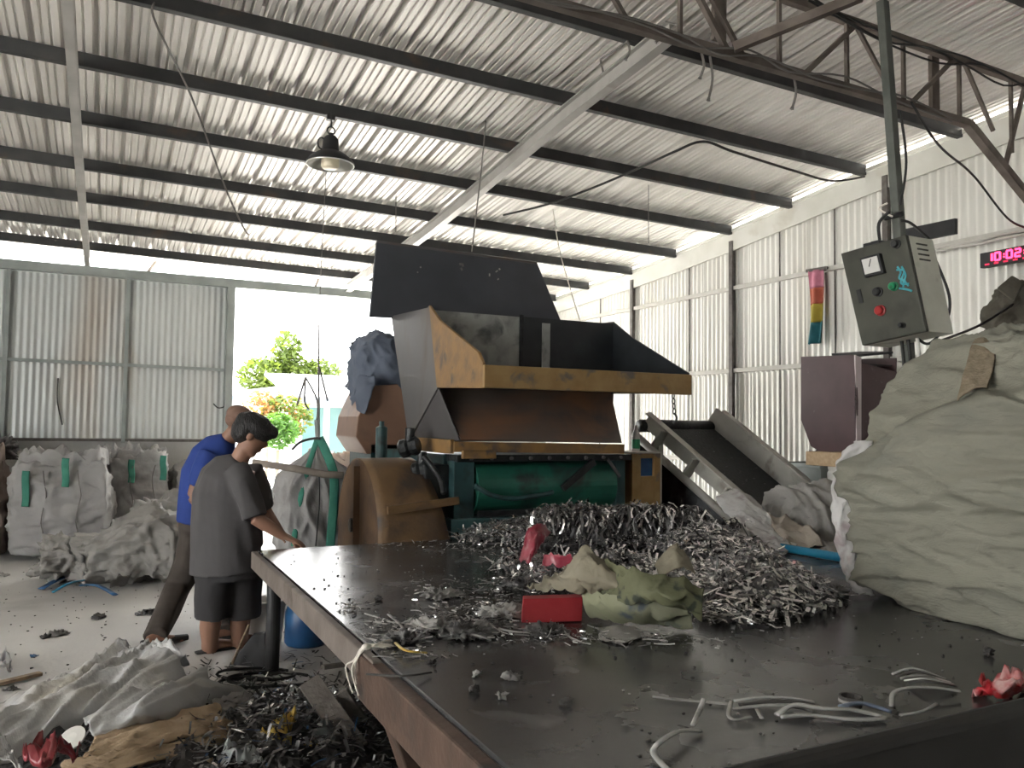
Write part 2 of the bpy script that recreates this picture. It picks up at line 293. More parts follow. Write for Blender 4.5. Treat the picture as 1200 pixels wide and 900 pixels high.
def patch(name, ctrl, material, parent=None, res=10, amp=.02, freq=6, thick=.004, seed=0, fold=(1, 1, 1), turn=0):
    # a crumpled sheet through a grid of control points
    rows = [crom(r, res) for r in ctrl]; cols = list(zip(*rows)); cols = [crom(c, res) for c in cols]
    nu, nv = len(cols)-1, len(cols[0])-1; g = G()
    def fn(u, v):
        p = cols[round(u*nu)][round(v*nv)]; ct, st_ = math.cos(turn), math.sin(turn)
        q = V(((p.x*ct+p.y*st_)*fold[0], (p.y*ct-p.x*st_)*fold[1], p.z*fold[2]))*freq + V((seed*3.7, seed*1.9, 0))
        w = (crease(q)-.35)*amp + fbm(q*.8, 2)*amp*.8 + (crease(q*2.5+V((1, 2, 3)), 2)-.3)*amp*.3
        return p + V((fbm(q+V((9, 0, 0)), 2)*amp*.6, fbm(q+V((0, 9, 0)), 2)*amp*.6, w))
    g.grid(fn, nu, nv); o = g.build(name, material, parent, smooth=True)
    s = o.modifiers.new('solid', 'SOLIDIFY'); s.thickness = thick; s.offset = 0
    return o
def cubesphere(n):
    vs = []; fs = []; idx = {}
    def vid(p):
        k = (round(p[0]*n), round(p[1]*n), round(p[2]*n))
        if k not in idx: idx[k] = len(vs); vs.append(V(p))
        return idx[k]
    for ax in range(3):
        for sg in (-1, 1):
            for i in range(n):
                for j in range(n):
                    q = []
                    for a, b in ((i, j), (i+1, j), (i+1, j+1), (i, j+1)):
                        p = [0, 0, 0]; p[ax] = sg; p[(ax+1) % 3] = -1+2*a/n; p[(ax+2) % 3] = -1+2*b/n; q.append(vid(p))
                    fs.append(tuple(q) if sg > 0 else tuple(reversed(q)))
    return vs, fs
_CS = {}
def sackmesh(name, c, half, material, parent=None, e=.55, n=40, amp=.03, freq=4, seed=0, rotz=0, deform=None, sag=.1, fold=(1, 1, 1)):
    # a stuffed sack: rounded box with wrinkles, settled on its base (c = centre of the base)
    if n not in _CS: _CS[n] = cubesphere(n)
    vs, fs = _CS[n]; g = G(); out = []; rm = Matrix.Rotation(rotz, 3, 'Z'); c = V(c)
    for p in vs:
        s = p.normalized(); m = p*1.0
        q = s.lerp(m, e); nrm = s.lerp(m, .4).normalized()
        x = V((q.x*half[0], q.y*half[1], q.z*half[2]))
        bul = 1 + sag*(1-((q.z+.35)/1.2)**2); x.x *= bul; x.y *= bul
        w = V((x.x*fold[0], x.y*fold[1], x.z*fold[2]))*freq + V((seed*5.3, seed*2.1, seed*.7))
        d = (crease(w)-.35)*amp + fbm(w*.7, 2)*amp*.9 + (crease(w*2.7+V((1, 2, 3)), 2)-.3)*amp*.32
        x += nrm*d
        x.z = max(x.z+half[2], .002+.01*abs(noise.noise(w)))
        if deform: x = deform(x)
        out.append(c + rm @ x)
    g.add(out, fs); return g.build(name, material, parent, smooth=True)
def ribbon(g, p, d, up, ln, wd, curl, seg=5, thk=0):
    # one curled strip of foil
    d = d.normalized(); s = d.cross(up); s = s.normalized() if s.length > 1e-5 else d.orthogonal().normalized(); u = s.cross(d)
    vs = []; a = 0; q = V(p); st = ln/seg
    for i in range(seg+1):
        vs += [q - s*wd/2, q + s*wd/2]
        q = q + (d*math.cos(a)+u*math.sin(a))*st; a += curl/seg
    g.add(vs, [(2*i, 2*i+1, 2*i+3, 2*i+2) for i in range(seg)])
# ================================================================== THE SETTING
LOPEN = 4.6  # far end of the unseen left opening, set for the light
YB = 11.5            # back wall
XR = 6.4             # right gable wall
ZK = [(-6, 4.72), (3.3, 4.075), (4.25, 4.0), (5.21, 3.94), (6.13, 3.845), (7.04, 3.752), (8.05, 3.668), (9.0, 3.605), (10.1, 3.56), (11.08, 3.515), (12.1, 3.47)]
def zr(x, y):        # height of the purlin centres: the roof sags a little and dips to the right
    for (a, za), (b, zb) in zip(ZK, ZK[1:]):
        if y <= b: break
    return za+(zb-za)*(y-a)/(b-a) + .015*(XR-x)

g = G(); g.bb(-9, 7, -6, 12.2, -.12, 0)
struct(g.build('floor', M_floor), 'dusty grey concrete floor of the shed')
g = G(); g.grid(lambda u, v: V((-60+130*u, -50+120*v, -.14)), 2, 2)
struct(g.build('ground', M_yard), 'pale sunlit concrete yard outside the shed')

# ---- roof: corrugated sheets, purlins, rafters
ceil = sempty('ceiling', (0, 5, 4), 'low pitched roof of ribbed metal sheets on dark purlins')
PY = [-5.2, -4.25, -3.3, -2.35, -1.4, -.45, .5, 1.0, 1.95, 2.85, 4.25, 5.21, 6.13, 7.04, 8.05, 9.0, 10.1, 11.08]
prof = []           # one major rib (hollow seen from below) and two small swages in 0.19 m
for a, b in ((0, 0), (.012, .040), (.036, .040), (.05, 0), (.078, 0), (.084, .012), (.094, .012), (.10, 0), (.13, 0), (.136, .012), (.146, .012), (.152, 0)): prof.append((a, b))
SW = .76; x = -9.1; k = 0
ys = [-6.0] + PY + [12.05]
while x < XR+.2:
    us = [(x+.19*j+a, b) for j in range(4) for a, b in prof] + [(x+SW+.012*0, 0), (x+SW+.012, .040), (x+SW+.036, .040), (x+SW+.05, 0)]
    lift = .0025*(k % 2); nu = len(us)
    vs = [V((ux, yy, zr(ux, yy)+.055+uz+lift)) for yy in ys for ux, uz in us]
    g = G(); g.add(vs, [(j*nu+i, (j+1)*nu+i, (j+1)*nu+i+1, j*nu+i+1) for j in range(len(ys)-1) for i in range(nu-1)])
    g.build('roof_sheet', M_roof, ceil); x += SW; k += 1
for yy in PY:
    g = G()
    a, b = V((-9.1, yy, zr(-9.1, yy))), V((XR-.06, yy, zr(XR-.06, yy)))
    g.beam(a+V((0, 0, .003)), b+V((0, 0, .003)), .012, .095)                                       # C-channel: web and two flanges
    g.beam(a+V((0, .022, .048)), b+V((0, .022, .048)), .05, .008); g.beam(a+V((0, .022, -.042)), b+V((0, .022, -.042)), .05, .008)
    g.build('purlin', M_purlin, ceil)
for rx, y0, y1 in ((-3.75, -6, 11.5), (-.28, -6, 11.5), (3.06, 3.95, 11.45)):
    g = G(); st = [y0] + [q for q in PY if y0+.2 < q < y1-.2] + [y1]
    for a, b in zip(st, st[1:]):
        pa, pb = V((rx, a, zr(rx, a)-.115)), V((rx, b, zr(rx, b)-.115))
        g.beam(pa, pb, .012, .115); g.beam(pa+V((0, 0, .056)), pb+V((0, 0, .056)), .075 if rx > 0 else .06, .01); g.beam(pa-V((0, 0, .056)), pb-V((0, 0, .056)), .075 if rx > 0 else .06, .01)
    g.build('rafter', M_raft, ceil)
for q in (4.6,):
    g = G(); g.tube([(3.06, q+.1, zr(3.06, q)-.06), (3.03, q+.1, zr(3, q)+.05), (2.95, q-.35, 4.0)], .008); g.build('rafter_hanger', M_wireg, ceil)

# ---- corrugated wall sheets
def corr(a, b, z0f, z1f, parent, material, pitch=.076, amp=.009, nrm=None, off=0):
    # one sheet between plan points a and b; z0f/z1f give its lower and upper edge
    a, b = V(a), V(b); ln = (b-a).length; n = max(2, round(ln/pitch*6)); d = (b-a)/n; nn = V((-(b-a).y, (b-a).x, 0)).normalized()
    vs = []
    for i in range(n+1):
        p = a+d*i; o = nn*(math.sin(2*math.pi*(i/6))*amp+off)
        for t in (0, .5, 1): vs.append(V((p.x+o.x, p.y+o.y, z0f(p)+(z1f(p)-z0f(p))*t)))
    g = G(); g.add(vs, [(i*3+j, (i+1)*3+j, (i+1)*3+j+1, i*3+j+1) for i in range(n) for j in range(2)])
    return g.build('wall_sheet', material, parent, smooth=True)
wr = sempty('wall_right', (XR, 7, 0), 'whitewashed corrugated metal gable wall')
yy = -6.0; k = 0
while yy < YB-.05:
    e = min(yy+.84, YB)
    corr((XR, yy, 0), (XR, e, 0), lambda p: 2.10, lambda p: zr(XR, p.y)-.03, wr, M_wallR, off=.004*(k % 2))
    corr((XR, yy, 0), (XR, e, 0), lambda p: 0.0, lambda p: 2.16, wr, M_wallR, off=-.012-.004*(k % 2))
    yy += .80; k += 1
for z in (3.08, 2.135, 1.1):
    g = G(); g.beam((XR-.035, -6, z-.035), (XR-.035, YB, z+.02), .04, .045); g.build('girt', M_girt, wr)
for py in (-2.9, -1, 1.0, 3.05, 5.0, 7.05, 9.0):
    g = G(); g.beam((XR-.05, py, 0), (XR-.05, py, zr(XR, py)-.12), .055, .05, up=(1, 0, 0)); g.build('post', M_dkpost, wr)
for py in (5.62, 6.35, 7.85, 9.85):
    g = G(); g.beam((XR-.016, py, 0), (XR-.016, py, zr(XR, py)-.15), .016, .008, up=(1, 0, 0)); g.build('sheet_lap', M_dkpost, wr)
tr = sempty('trim_1', (XR, 7, 3.7), 'pale flashing along the sloping top of the gable wall')
for a, b in zip(ys, ys[1:]):
    g = G(); g.beam((XR-.05, a, zr(XR, a)-.13), (XR-.05, b, zr(XR, b)-.13), .02, .21); g.build('flashing', M_rake, tr)
    g = G(); g.beam((XR-.045, a, zr(XR, a)+.0), (XR-.045, b, zr(XR, b)+.0), .05, .035); g.build('flashing', M_rake, tr)

wb = sempty('wall_back', (0, YB, 0), 'zinc sheet wall on a low rendered block base')
g = G(); g.bb(-9, 1.5, YB-.02, YB+.14, 0, 1.255); g.build('block_base', M_block, wb)
g = G(); g.bb(4.9, XR, YB-.02, YB+.14, 0, 1.255); g.build('block_base', M_block, wb)
DZ = 3.31
cols = [-9, -7.7, -6.4, -5.1, -3.8, -2.45, -1.12, .2, 1.47]
for a, b in zip(cols, cols[1:]):
    corr((a, YB, 0), (b, YB, 0), lambda p: 1.24, lambda p: 2.25, wb, M_wallB, amp=.006)
    corr((a, YB, 0), (b, YB, 0), lambda p: 2.2, lambda p: DZ, wb, M_wallB, off=.006, amp=.006)
corr((4.9, YB, 0), (XR, YB, 0), lambda p: 1.2, lambda p: DZ, wb, M_wallB)
for c in cols[:-1]:
    g = G(); g.beam((c, YB-.045, 1.2), (c, YB-.045, DZ), .045, .045, up=(0, 1, 0)); g.build('frame_post', M_frame, wb)
g = G(); g.beam((1.46, YB-.06, 0), (1.46, YB-.06, DZ), .1, .1, up=(0, 1, 0)); g.build('frame_post', M_frame, wb)
g = G(); g.beam((4.9, YB-.06, 0), (4.9, YB-.06, DZ), .1, .1, up=(0, 1, 0)); g.build('frame_post', M_frame, wb)
g = G(); g.beam((-9, YB-.04, 2.30), (1.45, YB-.04, 2.18), .04, .04); g.build('frame_rail', M_frame, wb)
g = G(); g.beam((-9, YB-.04, 1.28), (1.45, YB-.04, 1.225), .05, .035); g.build('frame_rail', M_dkpost, wb)
g = G(); g.beam((-9, YB-.05, 3.365), (XR, YB-.05, 3.365), .1, .115); g.build('lintel_beam', M_frame, wb)
for bx in (-6, -4, -1.95, 0.42, 2.6, 5.3):
    g = G(); g.beam((bx, YB-.05, 3.42), (bx+.1, YB+.2, zr(bx, YB+.2)+.03), .03, .03); g.build('eave_bracket', M_truss, wb)
# rust streak and a hanging wire on the zinc sheets
for i, (px, py, px2, py2) in enumerate(((68, 443, 73, 498),)):
    p, q = atY(px, py, YB-.03), atY(px2, py2, YB-.03)
    o = G().tube(crom([p, p.lerp(q, .5)+V((-.03, 0, 0)), q], 6), .009, 6).build('dangling_wire', M_wire); tag(o, 'short black wire dangling on the zinc sheet wall above the white bags', 'wire')
o = G().tube(crom([atY(250, 473, YB-.06), atY(256, 478, YB-.08), atY(264, 475, YB-.08), atY(267, 462, YB-.06)], 6), .009, 6).build('door_hook', M_wire); tag(o, 'small dark wire hook beside the open doorway jamb', 'hook')

# ---- rusty lattice truss across the upper right
t = thing('roof_truss', (3.5, 3.3, 3.5), 'rusty lattice steel truss hung with loose wires, upper right', 'truss')
TY, TK = 3.44, 3.44/3.3
def tb(x): return V((x*TK, TY, 1.5+TK*(2.02-.006*(x-3))))
def tt(x): return V((x*TK, TY, 1.5+TK*(2.43-.012*(x-4))))
XA, XB = -.6, 4.98
g = G(); g.beam(tb(XA), tb(XB), .05, .048); g.build('bottom_chord', M_truss, t)
g = G(); g.beam(tt(2.9), tt(5.95), .045, .045); g.build('top_chord', M_truss, t)
g = G(); g.beam(tt(-.6), tt(2.9), .05, .05); g.build('top_chord', M_truss, t)
for a, b in ((2.62, 2.62), (3.32, 3.32), (3.86, 3.86), (4.36, 4.36), (4.9, 4.9), (5.45, 5.45), (1.9, 1.9), (1.2, 1.2), (.5, .5)):
    g = G(); g.beam(tb(a) if a < 5 else tb(a)+V((0, 0, -.12)), tt(b), .022, .022, up=(0, 1, 0)); g.build('vertical', M_truss, t)
for a, b, w in ((3.06, 2.72, .025), (3.5, 3.95, .028), (4.3, 3.93, .022), (4.4, 4.86, .026), (5.25, 4.95, .022), (2.95, 2.62, .03), (2.3, 1.95, .025), (1.5, 1.95, .025), (1.0, .6, .025)):
    g = G(); g.beam(tb(a), tt(b), w, w, up=(0, 1, 0)); g.build('diagonal', M_truss, t)
g = G(); g.beam(tb(XB), V((6.25, TY, 2.92)), .055, .055, up=(0, 1, 0)); g.build('knee_brace', M_truss, t)
g = G(); g.beam(V((5.6, TY, 3.36)), tt(5.62), .025, .025, up=(0, 1, 0)); g.build('diagonal', M_truss, t)
g = G(); g.beam((6.25, TY, 0), (6.25, TY, 4.05), .12, .12, up=(0, 1, 0)); g.build('column', M_truss, t)
g = G(); g.beam(tb(2.95)+V((0, -.04, .02)), D(1010, -5, 4.35), .05, .05); g.build('diagonal', M_truss, t)
g = G(); g.beam(D(843, -20, 4.7), D(842, 48, 4.7), .09, .03, up=(0, 1, 0)); g.build('hanger', M_truss, t)
g = G(); g.beam(D(1094, 66, 5.5), D(1095, 128, 5.5), .075, .03, up=(0, 1, 0)); g.build('hanger', M_truss, t)
# loose wires tied along the truss
for i in range(2):
    pts = []; x = .9+R.random()*.4
    while x < 4.95: pts.append(tb(x)+V((0, -.045, R.uniform(-.05, .05)))); x += R.uniform(.25, .55)
    G().tube(crom(pts, 4), .006, 5).build('loose_wire', M_wireg, t)
for i in range(3):
    pts = []; x = 3.3+R.random()*.4
    while x < 6.2: pts.append(tt(x)+V((0, -.04, R.uniform(-.12, .03)))); x += R.uniform(.35, .6)
    G().tube(crom(pts, 4), .007, 5).build('loose_wire', M_wire, t)
for px, py, ln in ((822, 62, 30), (832, 66, 52), (930, 88, 40), (770, 40, 10), (735, 48, 22)):
    a = D(px, py, 4.9); G().tube(crom([a, D(px+3, py+ln*.5, 4.9), D(px-2, py+ln, 4.9)], 4), [.008]*8+[.014], 5).build('rag_end', M_wireg, t)

# wires strung under the roof and along the gable wall
def wire(name, pts, r, label, material=M_wire, cat='wire'):
    return tag(G().tube(crom(pts, 8), r, 6).build(name, material), label, cat)
wire('sagging_cable', [atX(1013, 207, 6.25), D(975, 212, 7.2), D(930, 200, 6.6), D(860, 178, 6.2), D(824, 166, 6.1), D(790, 178, 6.2), D(740, 201, 6.6), D(690, 222, 6.9), D(640, 240, 7.2), D(590, 252, 7.6)], .010, 'sagging black cable strung under the roof to the gable wall')
wire('slack_wire', [D(1068, 120, 4.6), D(1100, 170, 5.0), D(1140, 205, 5.6), D(1180, 255, 5.9), D(1205, 268, 6.1)], .008, 'slack black wire from the truss down past the digital clock')
wire('slack_wire', [D(1055, 130, 4.7), D(1062, 190, 4.75), D(1055, 240, 4.8)], .008, 'short cable looping beside the top of the leaning post')
wire('black_line', [atX(1205, 345, 6.0), D(1150, 380, 5.6), D(1095, 402, 5.0)], .009, 'black line running from the cabinet up to the hanging grey bag')
wire('cord_hanging', [atY(181, 3, 5.21), atY(182, 26, 5.2), D(225, 115, 5.6), D(262, 215, 6.2), D(283, 262, 6.6), D(291, 275, 6.6)], .007, 'long slanting cord hanging from the purlin at upper left', M_wireg, 'cord')
wire('cord_hanging', [atY(572, 95, 6.13), D(567, 170, 6.6), D(553, 295, 6.7)], .006, 'cord hanging from a pulley down to the black lid', M_wireg, 'cord')
wire('cord_hanging', [atY(383, 188, 7.04), atY(379, 260, 7.04), D(375, 345, 7.33), D(374, 380, 7.35)], .004, 'thin cord hanging behind the pendant lamp down across the doorway', M_wireg, 'cord')
wire('cord_hanging', [D(648, 245, 7.4), D(655, 290, 7.3), D(668, 338, 7.2), D(680, 378, 7.0)], .005, 'thin cord hanging right of the black lid', M_rope, 'cord')
wire('cord_hanging', [D(464, 212, 8.2), D(464, 272, 8.2)], .005, 'short thin cord hanging above the black lid', M_wireg, 'cord')
wire('cord_hanging', [D(760, 212, 8), D(760, 285, 8)], .004, 'thin cord hanging near the gable wall above the chute', M_wireg, 'cord')
t = thing('pulley', atY(572, 97, 6.05), 'small white pulley fixed under a purlin at top centre', 'pulley')
p = atY(571, 97, 6.05); g = G(); g.lathe([(.03, -.015), (.03, 0), (.022, .004), (.03, .008), (.03, .02)], p, 14, (1, 0, 0)); g.build('wheel', M_white, t, bevel=.002)
g = G(); g.beam(p+V((.02, 0, .08)), p+V((.02, 0, -.03)), .02, .012, up=(1, 0, 0)); g.build('bracket', M_purlin, t)
# ---- unseen left wall, added with a yard opening that shapes the light
wl = sempty('wall_left_blocker', (-7, 7, 0), 'unseen zinc sheet side wall added to shape light, left of the bags')
yy = LOPEN
while yy < YB-.05:
    e = min(yy+.84, YB); corr((-7, yy, 0), (-7, e, 0), lambda p: 0, lambda p: zr(-7, p.y), wl, M_wallB); yy += .80
yy = -6.0
while yy < -.7:
    e = yy+.84; corr((-7, yy, 0), (-7, e, 0), lambda p: 0, lambda p: zr(-7, p.y), wl, M_wallB); yy += .80
for z in (1.2, 2.3): G().beam((-6.96, LOPEN, z), (-6.96, YB, z), .05, .05).build('girt', M_girt, wl)
# ---- unseen wall behind the camera, added to shut out light
wf = sempty('wall_front_blocker', (0, -6, 0), 'unseen corrugated wall added to block light at the near end')
xx = -9.0
while xx < XR-.05:
    e = min(xx+.84, XR); corr((xx, -6, 0), (e, -6, 0), lambda p: 0, lambda p: zr(p.x, -6)+.03, wf, M_wallB); xx += .80
for z in (1.2, 2.6):
    G().beam((-9, -5.95, z), (XR, -5.95, z), .05, .05).build('girt', M_girt, wf)
# ================================================================== SORTING TABLE
TX0, TX1, TY0, TY1, TZ = .84, 3.92, 1.33, 5.06, .72
RY = atZ(405, 768, TZ).y
t = thing('sorting_table', (2.4, 3.2, 0), 'large black steel-topped sorting table littered with metal scrap', 'table')
g = G(); g.bb(TX0+.005, TX1, TY0, TY1, TZ-.015, TZ); g.build('tabletop', M_top, t, bevel=.003)
g = G(); g.bb(TX0-.035, TX0, RY-.1, TY1, TZ-.105, TZ-.004); g.build('edge_angle', M_skirt, t, bevel=.006)
g = G(); g.beam((TX0-.02, RY+.05, TZ-.085), (TX0-.02, TY0+.05, TZ-.085), .05, .15); g.build('edge_plank', M_rustb, t, bevel=.008)
g = G(); g.bb(TX0, TX1, TY1-.04, TY1, TZ-.11, TZ-.016); g.build('edge_angle', M_skirt, t)
g = G(); g.bb(TX1-.04, TX1, TY0, TY1-.04, TZ-.11, TZ-.016); g.build('edge_angle', M_skirt, t)
g = G(); g.tube([(.9, TY0-.01, TZ+.045), (TX1, TY0-.01, TZ+.045)], .028, 12); g.bb(.9, TX1, TY0-.038, TY0+.012, .42, TZ+.045); g.build('front_lip', M_blackrub, t, smooth=False)
for x, y in ((.93, 4.98), (TX1-.1, TY1-.12), (TX1-.1, 1.6), (2.4, TY1-.12)):
    g = G(); g.lathe([(.05, 0), (.05, .01), (.042, .012), (.042, TZ-.016)], (x, y, 0), 18); g.build('leg', M_black, t, smooth=False)
g = G(); g.beam((.86, RY-.05, TZ-.12), (1.05, RY-.2, 0), .09, .05, up=(1, 0, 0)); g.build('leg', M_rustb, t, bevel=.006)
g = G(); g.beam((.98, 1.7, TZ-.03), (.98, 1.7, 0), .08, .08, up=(1, 0, 0)); g.build('leg', M_rustb, t, bevel=.006)
g = G(); g.beam((1.45, TY1-.1, TZ-.08), (1.45, TY0+.1, TZ-.08), .05, .1); g.build('crossbar', M_rustb, t)
g = G(); g.beam((2.7, TY1-.1, TZ-.08), (2.7, TY0+.1, TZ-.08), .05, .1); g.build('crossbar', M_rustb, t)
t = thing('knotted_rope', (TX0, RY, TZ), 'pale frayed rope knotted round the table edge', 'rope')
for i in range(5):
    yy = RY+.010*i+R.uniform(-.02, .02); o = .006*i
    G().tube(crom([(TX0+.06+R.uniform(-.02, .03), yy-.01, TZ+.008), (TX0-.02, yy, TZ+.015), (TX0-.058, yy+R.uniform(-.01, .01), TZ-.03), (TX0-.055-o, yy+R.uniform(-.03, .03), TZ-.06), (TX0-.056, yy+R.uniform(-.04, .04), TZ-.09-.014*i)], 6), .003, 6).build('strand', M_rope, t, smooth=True)
g = G(); g.ell((TX0-.02, RY+.02, TZ+.015), (.018, .014, .011)); g.build('knot', M_rope, t, smooth=True)
G().tube(crom([(TX0, RY+.01, TZ+.02), (TX0+.06, RY+.03, TZ+.025), (TX0+.11, RY+.06, TZ+.008)], 6), .0035, 6).build('strand', M_rope, t, smooth=True)

# ================================================================== SHREDDING MACHINE
t = thing('shredding_machine', (3, 6, 0), 'ochre and green scrap shredding machine with raised black lid', 'machine')
XL, XH = 2.12, 3.72
A, B, C, E_, D_ = V((XL, 5.55, 2.355)), V((XL, 6.45, 2.39)), V((XL, 5.95, 1.36)), V((XL, 5.36, 1.75)), V((2.263, 5.3, 1.38))
hop = G().plate([A, B, C, E_], .02).plate([E_, C, D_], .012).build('hopper_side', M_steel, t, bevel=.004)
G().plate([V((XL, 5.555, 2.37)), V((XL, 5.34, 2.235)), V((XL, 4.66, 1.955)), V((XL, 4.585, 1.88)), V((XL, 4.575, 1.722)), V((XL, 5.37, 1.752))], V((-.022, 0, 0))).build('hopper_gusset', M_yel, t, bevel=.004)
G().beam(V((XL-.012, 5.565, 2.36)), V((XL-.012, 5.37, 1.74)), .035, .02, up=(1, 0, 0)).build('weld_strip', M_steel, hop)
G().bb(XL-.022, XH+.012, 4.555, 4.59, 1.725, 1.87).build('loading_lip', M_yelg, t, bevel=.006)
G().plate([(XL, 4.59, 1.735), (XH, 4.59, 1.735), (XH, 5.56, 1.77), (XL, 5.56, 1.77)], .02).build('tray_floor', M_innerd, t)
inn = G().bb(XL+.02, 2.86, 5.55, 5.57, 1.76, 2.335).build('inner_plate', M_inner, t)  # inner wall is paler left of the seam
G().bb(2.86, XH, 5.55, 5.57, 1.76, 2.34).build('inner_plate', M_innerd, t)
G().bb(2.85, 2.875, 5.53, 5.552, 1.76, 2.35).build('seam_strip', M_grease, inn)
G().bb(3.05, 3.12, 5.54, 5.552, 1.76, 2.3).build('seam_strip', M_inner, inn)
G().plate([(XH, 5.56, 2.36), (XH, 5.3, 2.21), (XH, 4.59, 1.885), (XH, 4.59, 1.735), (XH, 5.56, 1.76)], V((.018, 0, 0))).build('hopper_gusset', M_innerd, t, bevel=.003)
G().plate([(XH, 5.56, 1.76), (XH, 5.56, 2.36), (XH, 6.45, 2.39), (XH, 6.1, 1.36), (3.66, 5.5, 1.4)], V((.018, 0, 0))).build('hopper_side', M_steel, t)
G().plate([(XL, 6.45, 2.39), (XH, 6.45, 2.39), (XH, 6.1, 1.36), (XL, 5.95, 1.36)], .015).build('hopper_back', M_steel, t)
ch = G().plate([(2.15, 5.5, 1.765), (3.66, 5.5, 1.765), (3.635, 5.3, 1.36), (2.263, 5.3, 1.38)], -.015).build('chute_face', M_chute, t)
G().beam((2.20, 5.285, 1.335), (3.65, 5.285, 1.315), .03, .075).build('base_band', M_yel, t, bevel=.004)
G().beam((2.19, 5.28, 1.335), (2.12, 5.97, 1.34), .03, .10).build('base_band', M_yel, t, bevel=.004)
G().bb(2.26, 2.52, 5.245, 5.285, 1.25, 1.31).build('hinge_block', M_yel, t, bevel=.004)
lid = G().plate([V((1.955, 6.42, 2.995)), V((3.475, 6.42, 2.968)), V((3.74, 6.40, 2.41)), V((1.905, 6.40, 2.365))], V((0, .035, 0))).build('lid', M_lid, t, bevel=.004)
G().beam((1.96, 6.44, 3.0), (3.47, 6.44, 2.972), .045, .02).build('lid_rim', M_steel, lid)
for x in (2.3, 3.4): G().beam((x, 6.48, 2.9), (x, 6.47, 2.2), .05, .04, up=(1, 0, 0)).build('lid_strut', M_steel, lid)
for i in range(26):     # scraps of tape still stuck to the lid
    x, z = R.gauss(2.75, .22), R.uniform(2.45, 2.9)
    G().box((x, 6.415, z), (R.uniform(.008, .03), .004, R.uniform(.008, .03)), Matrix.Rotation(R.uniform(0, 3), 3, 'Y')).build('stuck_flake', M_foill, lid)
# green press body
body = G().bb(2.22, 3.74, 5.52, 6.9, 0, 1.27).build('press_body', M_teal, t, bevel=.01)
g = G(); n = 18; prof = []
for i in range(n+1):
    a = -.5*math.pi + math.pi*i/n; prof.append((5.52-.2*math.cos(a), 1.03+.2*math.sin(a)))
g.plate([(2.42, y, z) for y, z in prof], V((1.2, 0, 0))).build('drum_cover', M_grn, t, bevel=.003)
G().bb(2.24, 3.74, 5.30, 5.56, 1.225, 1.275).build('top_flange', M_grease, t, bevel=.004)
for i in range(9): G().lathe([(.014, 0), (.014, .02)], (2.34+.16*i, 5.29, 1.25), 6, (0, -1, 0)).build('bolt', M_steel, body)
G().bb(2.42, 3.62, 5.31, 5.35, .83, .87).build('drum_rail', M_grease, t)
G().bb(3.63, 3.72, 5.36, 5.5, .2, 1.24).build('side_post', M_teal, t, bevel=.006)
G().bb(2.24, 2.4, 5.36, 5.5, .2, 1.24).build('side_post', M_teal, t, bevel=.006)
G().bb(2.2, 3.75, 5.3, 5.5, 0, .82).build('front_plate', M_teal, t, bevel=.006)
G().beam((3.10, 5.29, 1.02), (3.38, 5.29, 1.22), .05, .03, up=(0, 1, 0)).build('lever', M_grease, t)
G().beam((3.5, 5.29, 1.24), (3.62, 5.29, 1.1), .02, .02, up=(0, 1, 0)).build('lever', M_steel, t)
G().tube(crom([(2.36, 5.27, 1.06), (2.5, 5.25, .985), (2.68, 5.25, .96), (2.95, 5.26, .985), (3.0, 5.27, 1.0)], 8), .018, 8).build('hose', M_teal, t, smooth=True)
for px, py, r, ln in ((480, 524, .07, .16), (494, 552, .075, .14), (505, 575, .06, .12)):   # greasy valves at the left end
    p = D(px, py, 5.85); g = G(); g.lathe([(r*.7, -ln/2), (r, -ln/2+.02), (r, -.02), (r*.8, 0), (r, .03), (r, ln/2-.02), (r*.6, ln/2)], p, 14, (.8, -.5, .25)); g.lathe([(r*.5, 0), (r*.5, .12)], p+V((0, 0, .02)), 10); g.build('valve', M_grease, t, smooth=False, bevel=.003)
G().tube(crom([D(497, 535, 5.8), D(515, 560, 5.7), D(520, 578, 5.6)], 6), .02, 8).build('hose', M_grease, t, smooth=True)
G().bb(2.05, 2.24, 5.45, 5.75, .2, 1.2).build('valve_block', M_grease, t, bevel=.01)
# rusted round belt guard at the left end
gy, gz, gr = 5.80, .68, .545
def gprof(a): return (gy+gr*math.cos(a)*.95, gz+gr*math.sin(a))
ring = [gprof(math.pi*(1.0-i/26*1.0)) for i in range(27)] + [(6.33, .3), (6.33, 0), (5.20, 0), (5.235, .3)]
gd = G().plate([(1.66, y, z) for y, z in ring], V((.035, 0, 0))).build('guard_disc', M_guard, t, bevel=.006)
g = G(); arc = [(5.20, 0), (5.235, .3)] + [gprof(math.pi*(1-i/26)) for i in range(27)]
def gband(u, v):
    i = u*(len(arc)-1); y, z = arc[round(i)]; xr = 2.06 + .22*max(0, (gz+gr-z))
    return V((1.66+(xr-1.66)*v, y, z))
g.grid(gband, len(arc)-1, 6); o = g.build('guard_band', M_guardT, t, smooth=True); s = o.modifiers.new('solid', 'SOLIDIFY'); s.thickness = .012
G().beam((1.72, 5.27, .905), (2.25, 5.29, .955), .03, .055).build('guard_bar', M_guardT, t, bevel=.004)
G().lathe([(.05, 0), (.05, .05), (.03, .055)], (1.66, 5.8, .75), 12, (-1, 0, 0)).build('shaft_boss', M_grease, gd)
G().beam((1.645, 5.72, .3), (1.645, 5.75, 1.18), .012, .06, up=(1, 0, 0)).build('guard_rib', M_guard, gd)
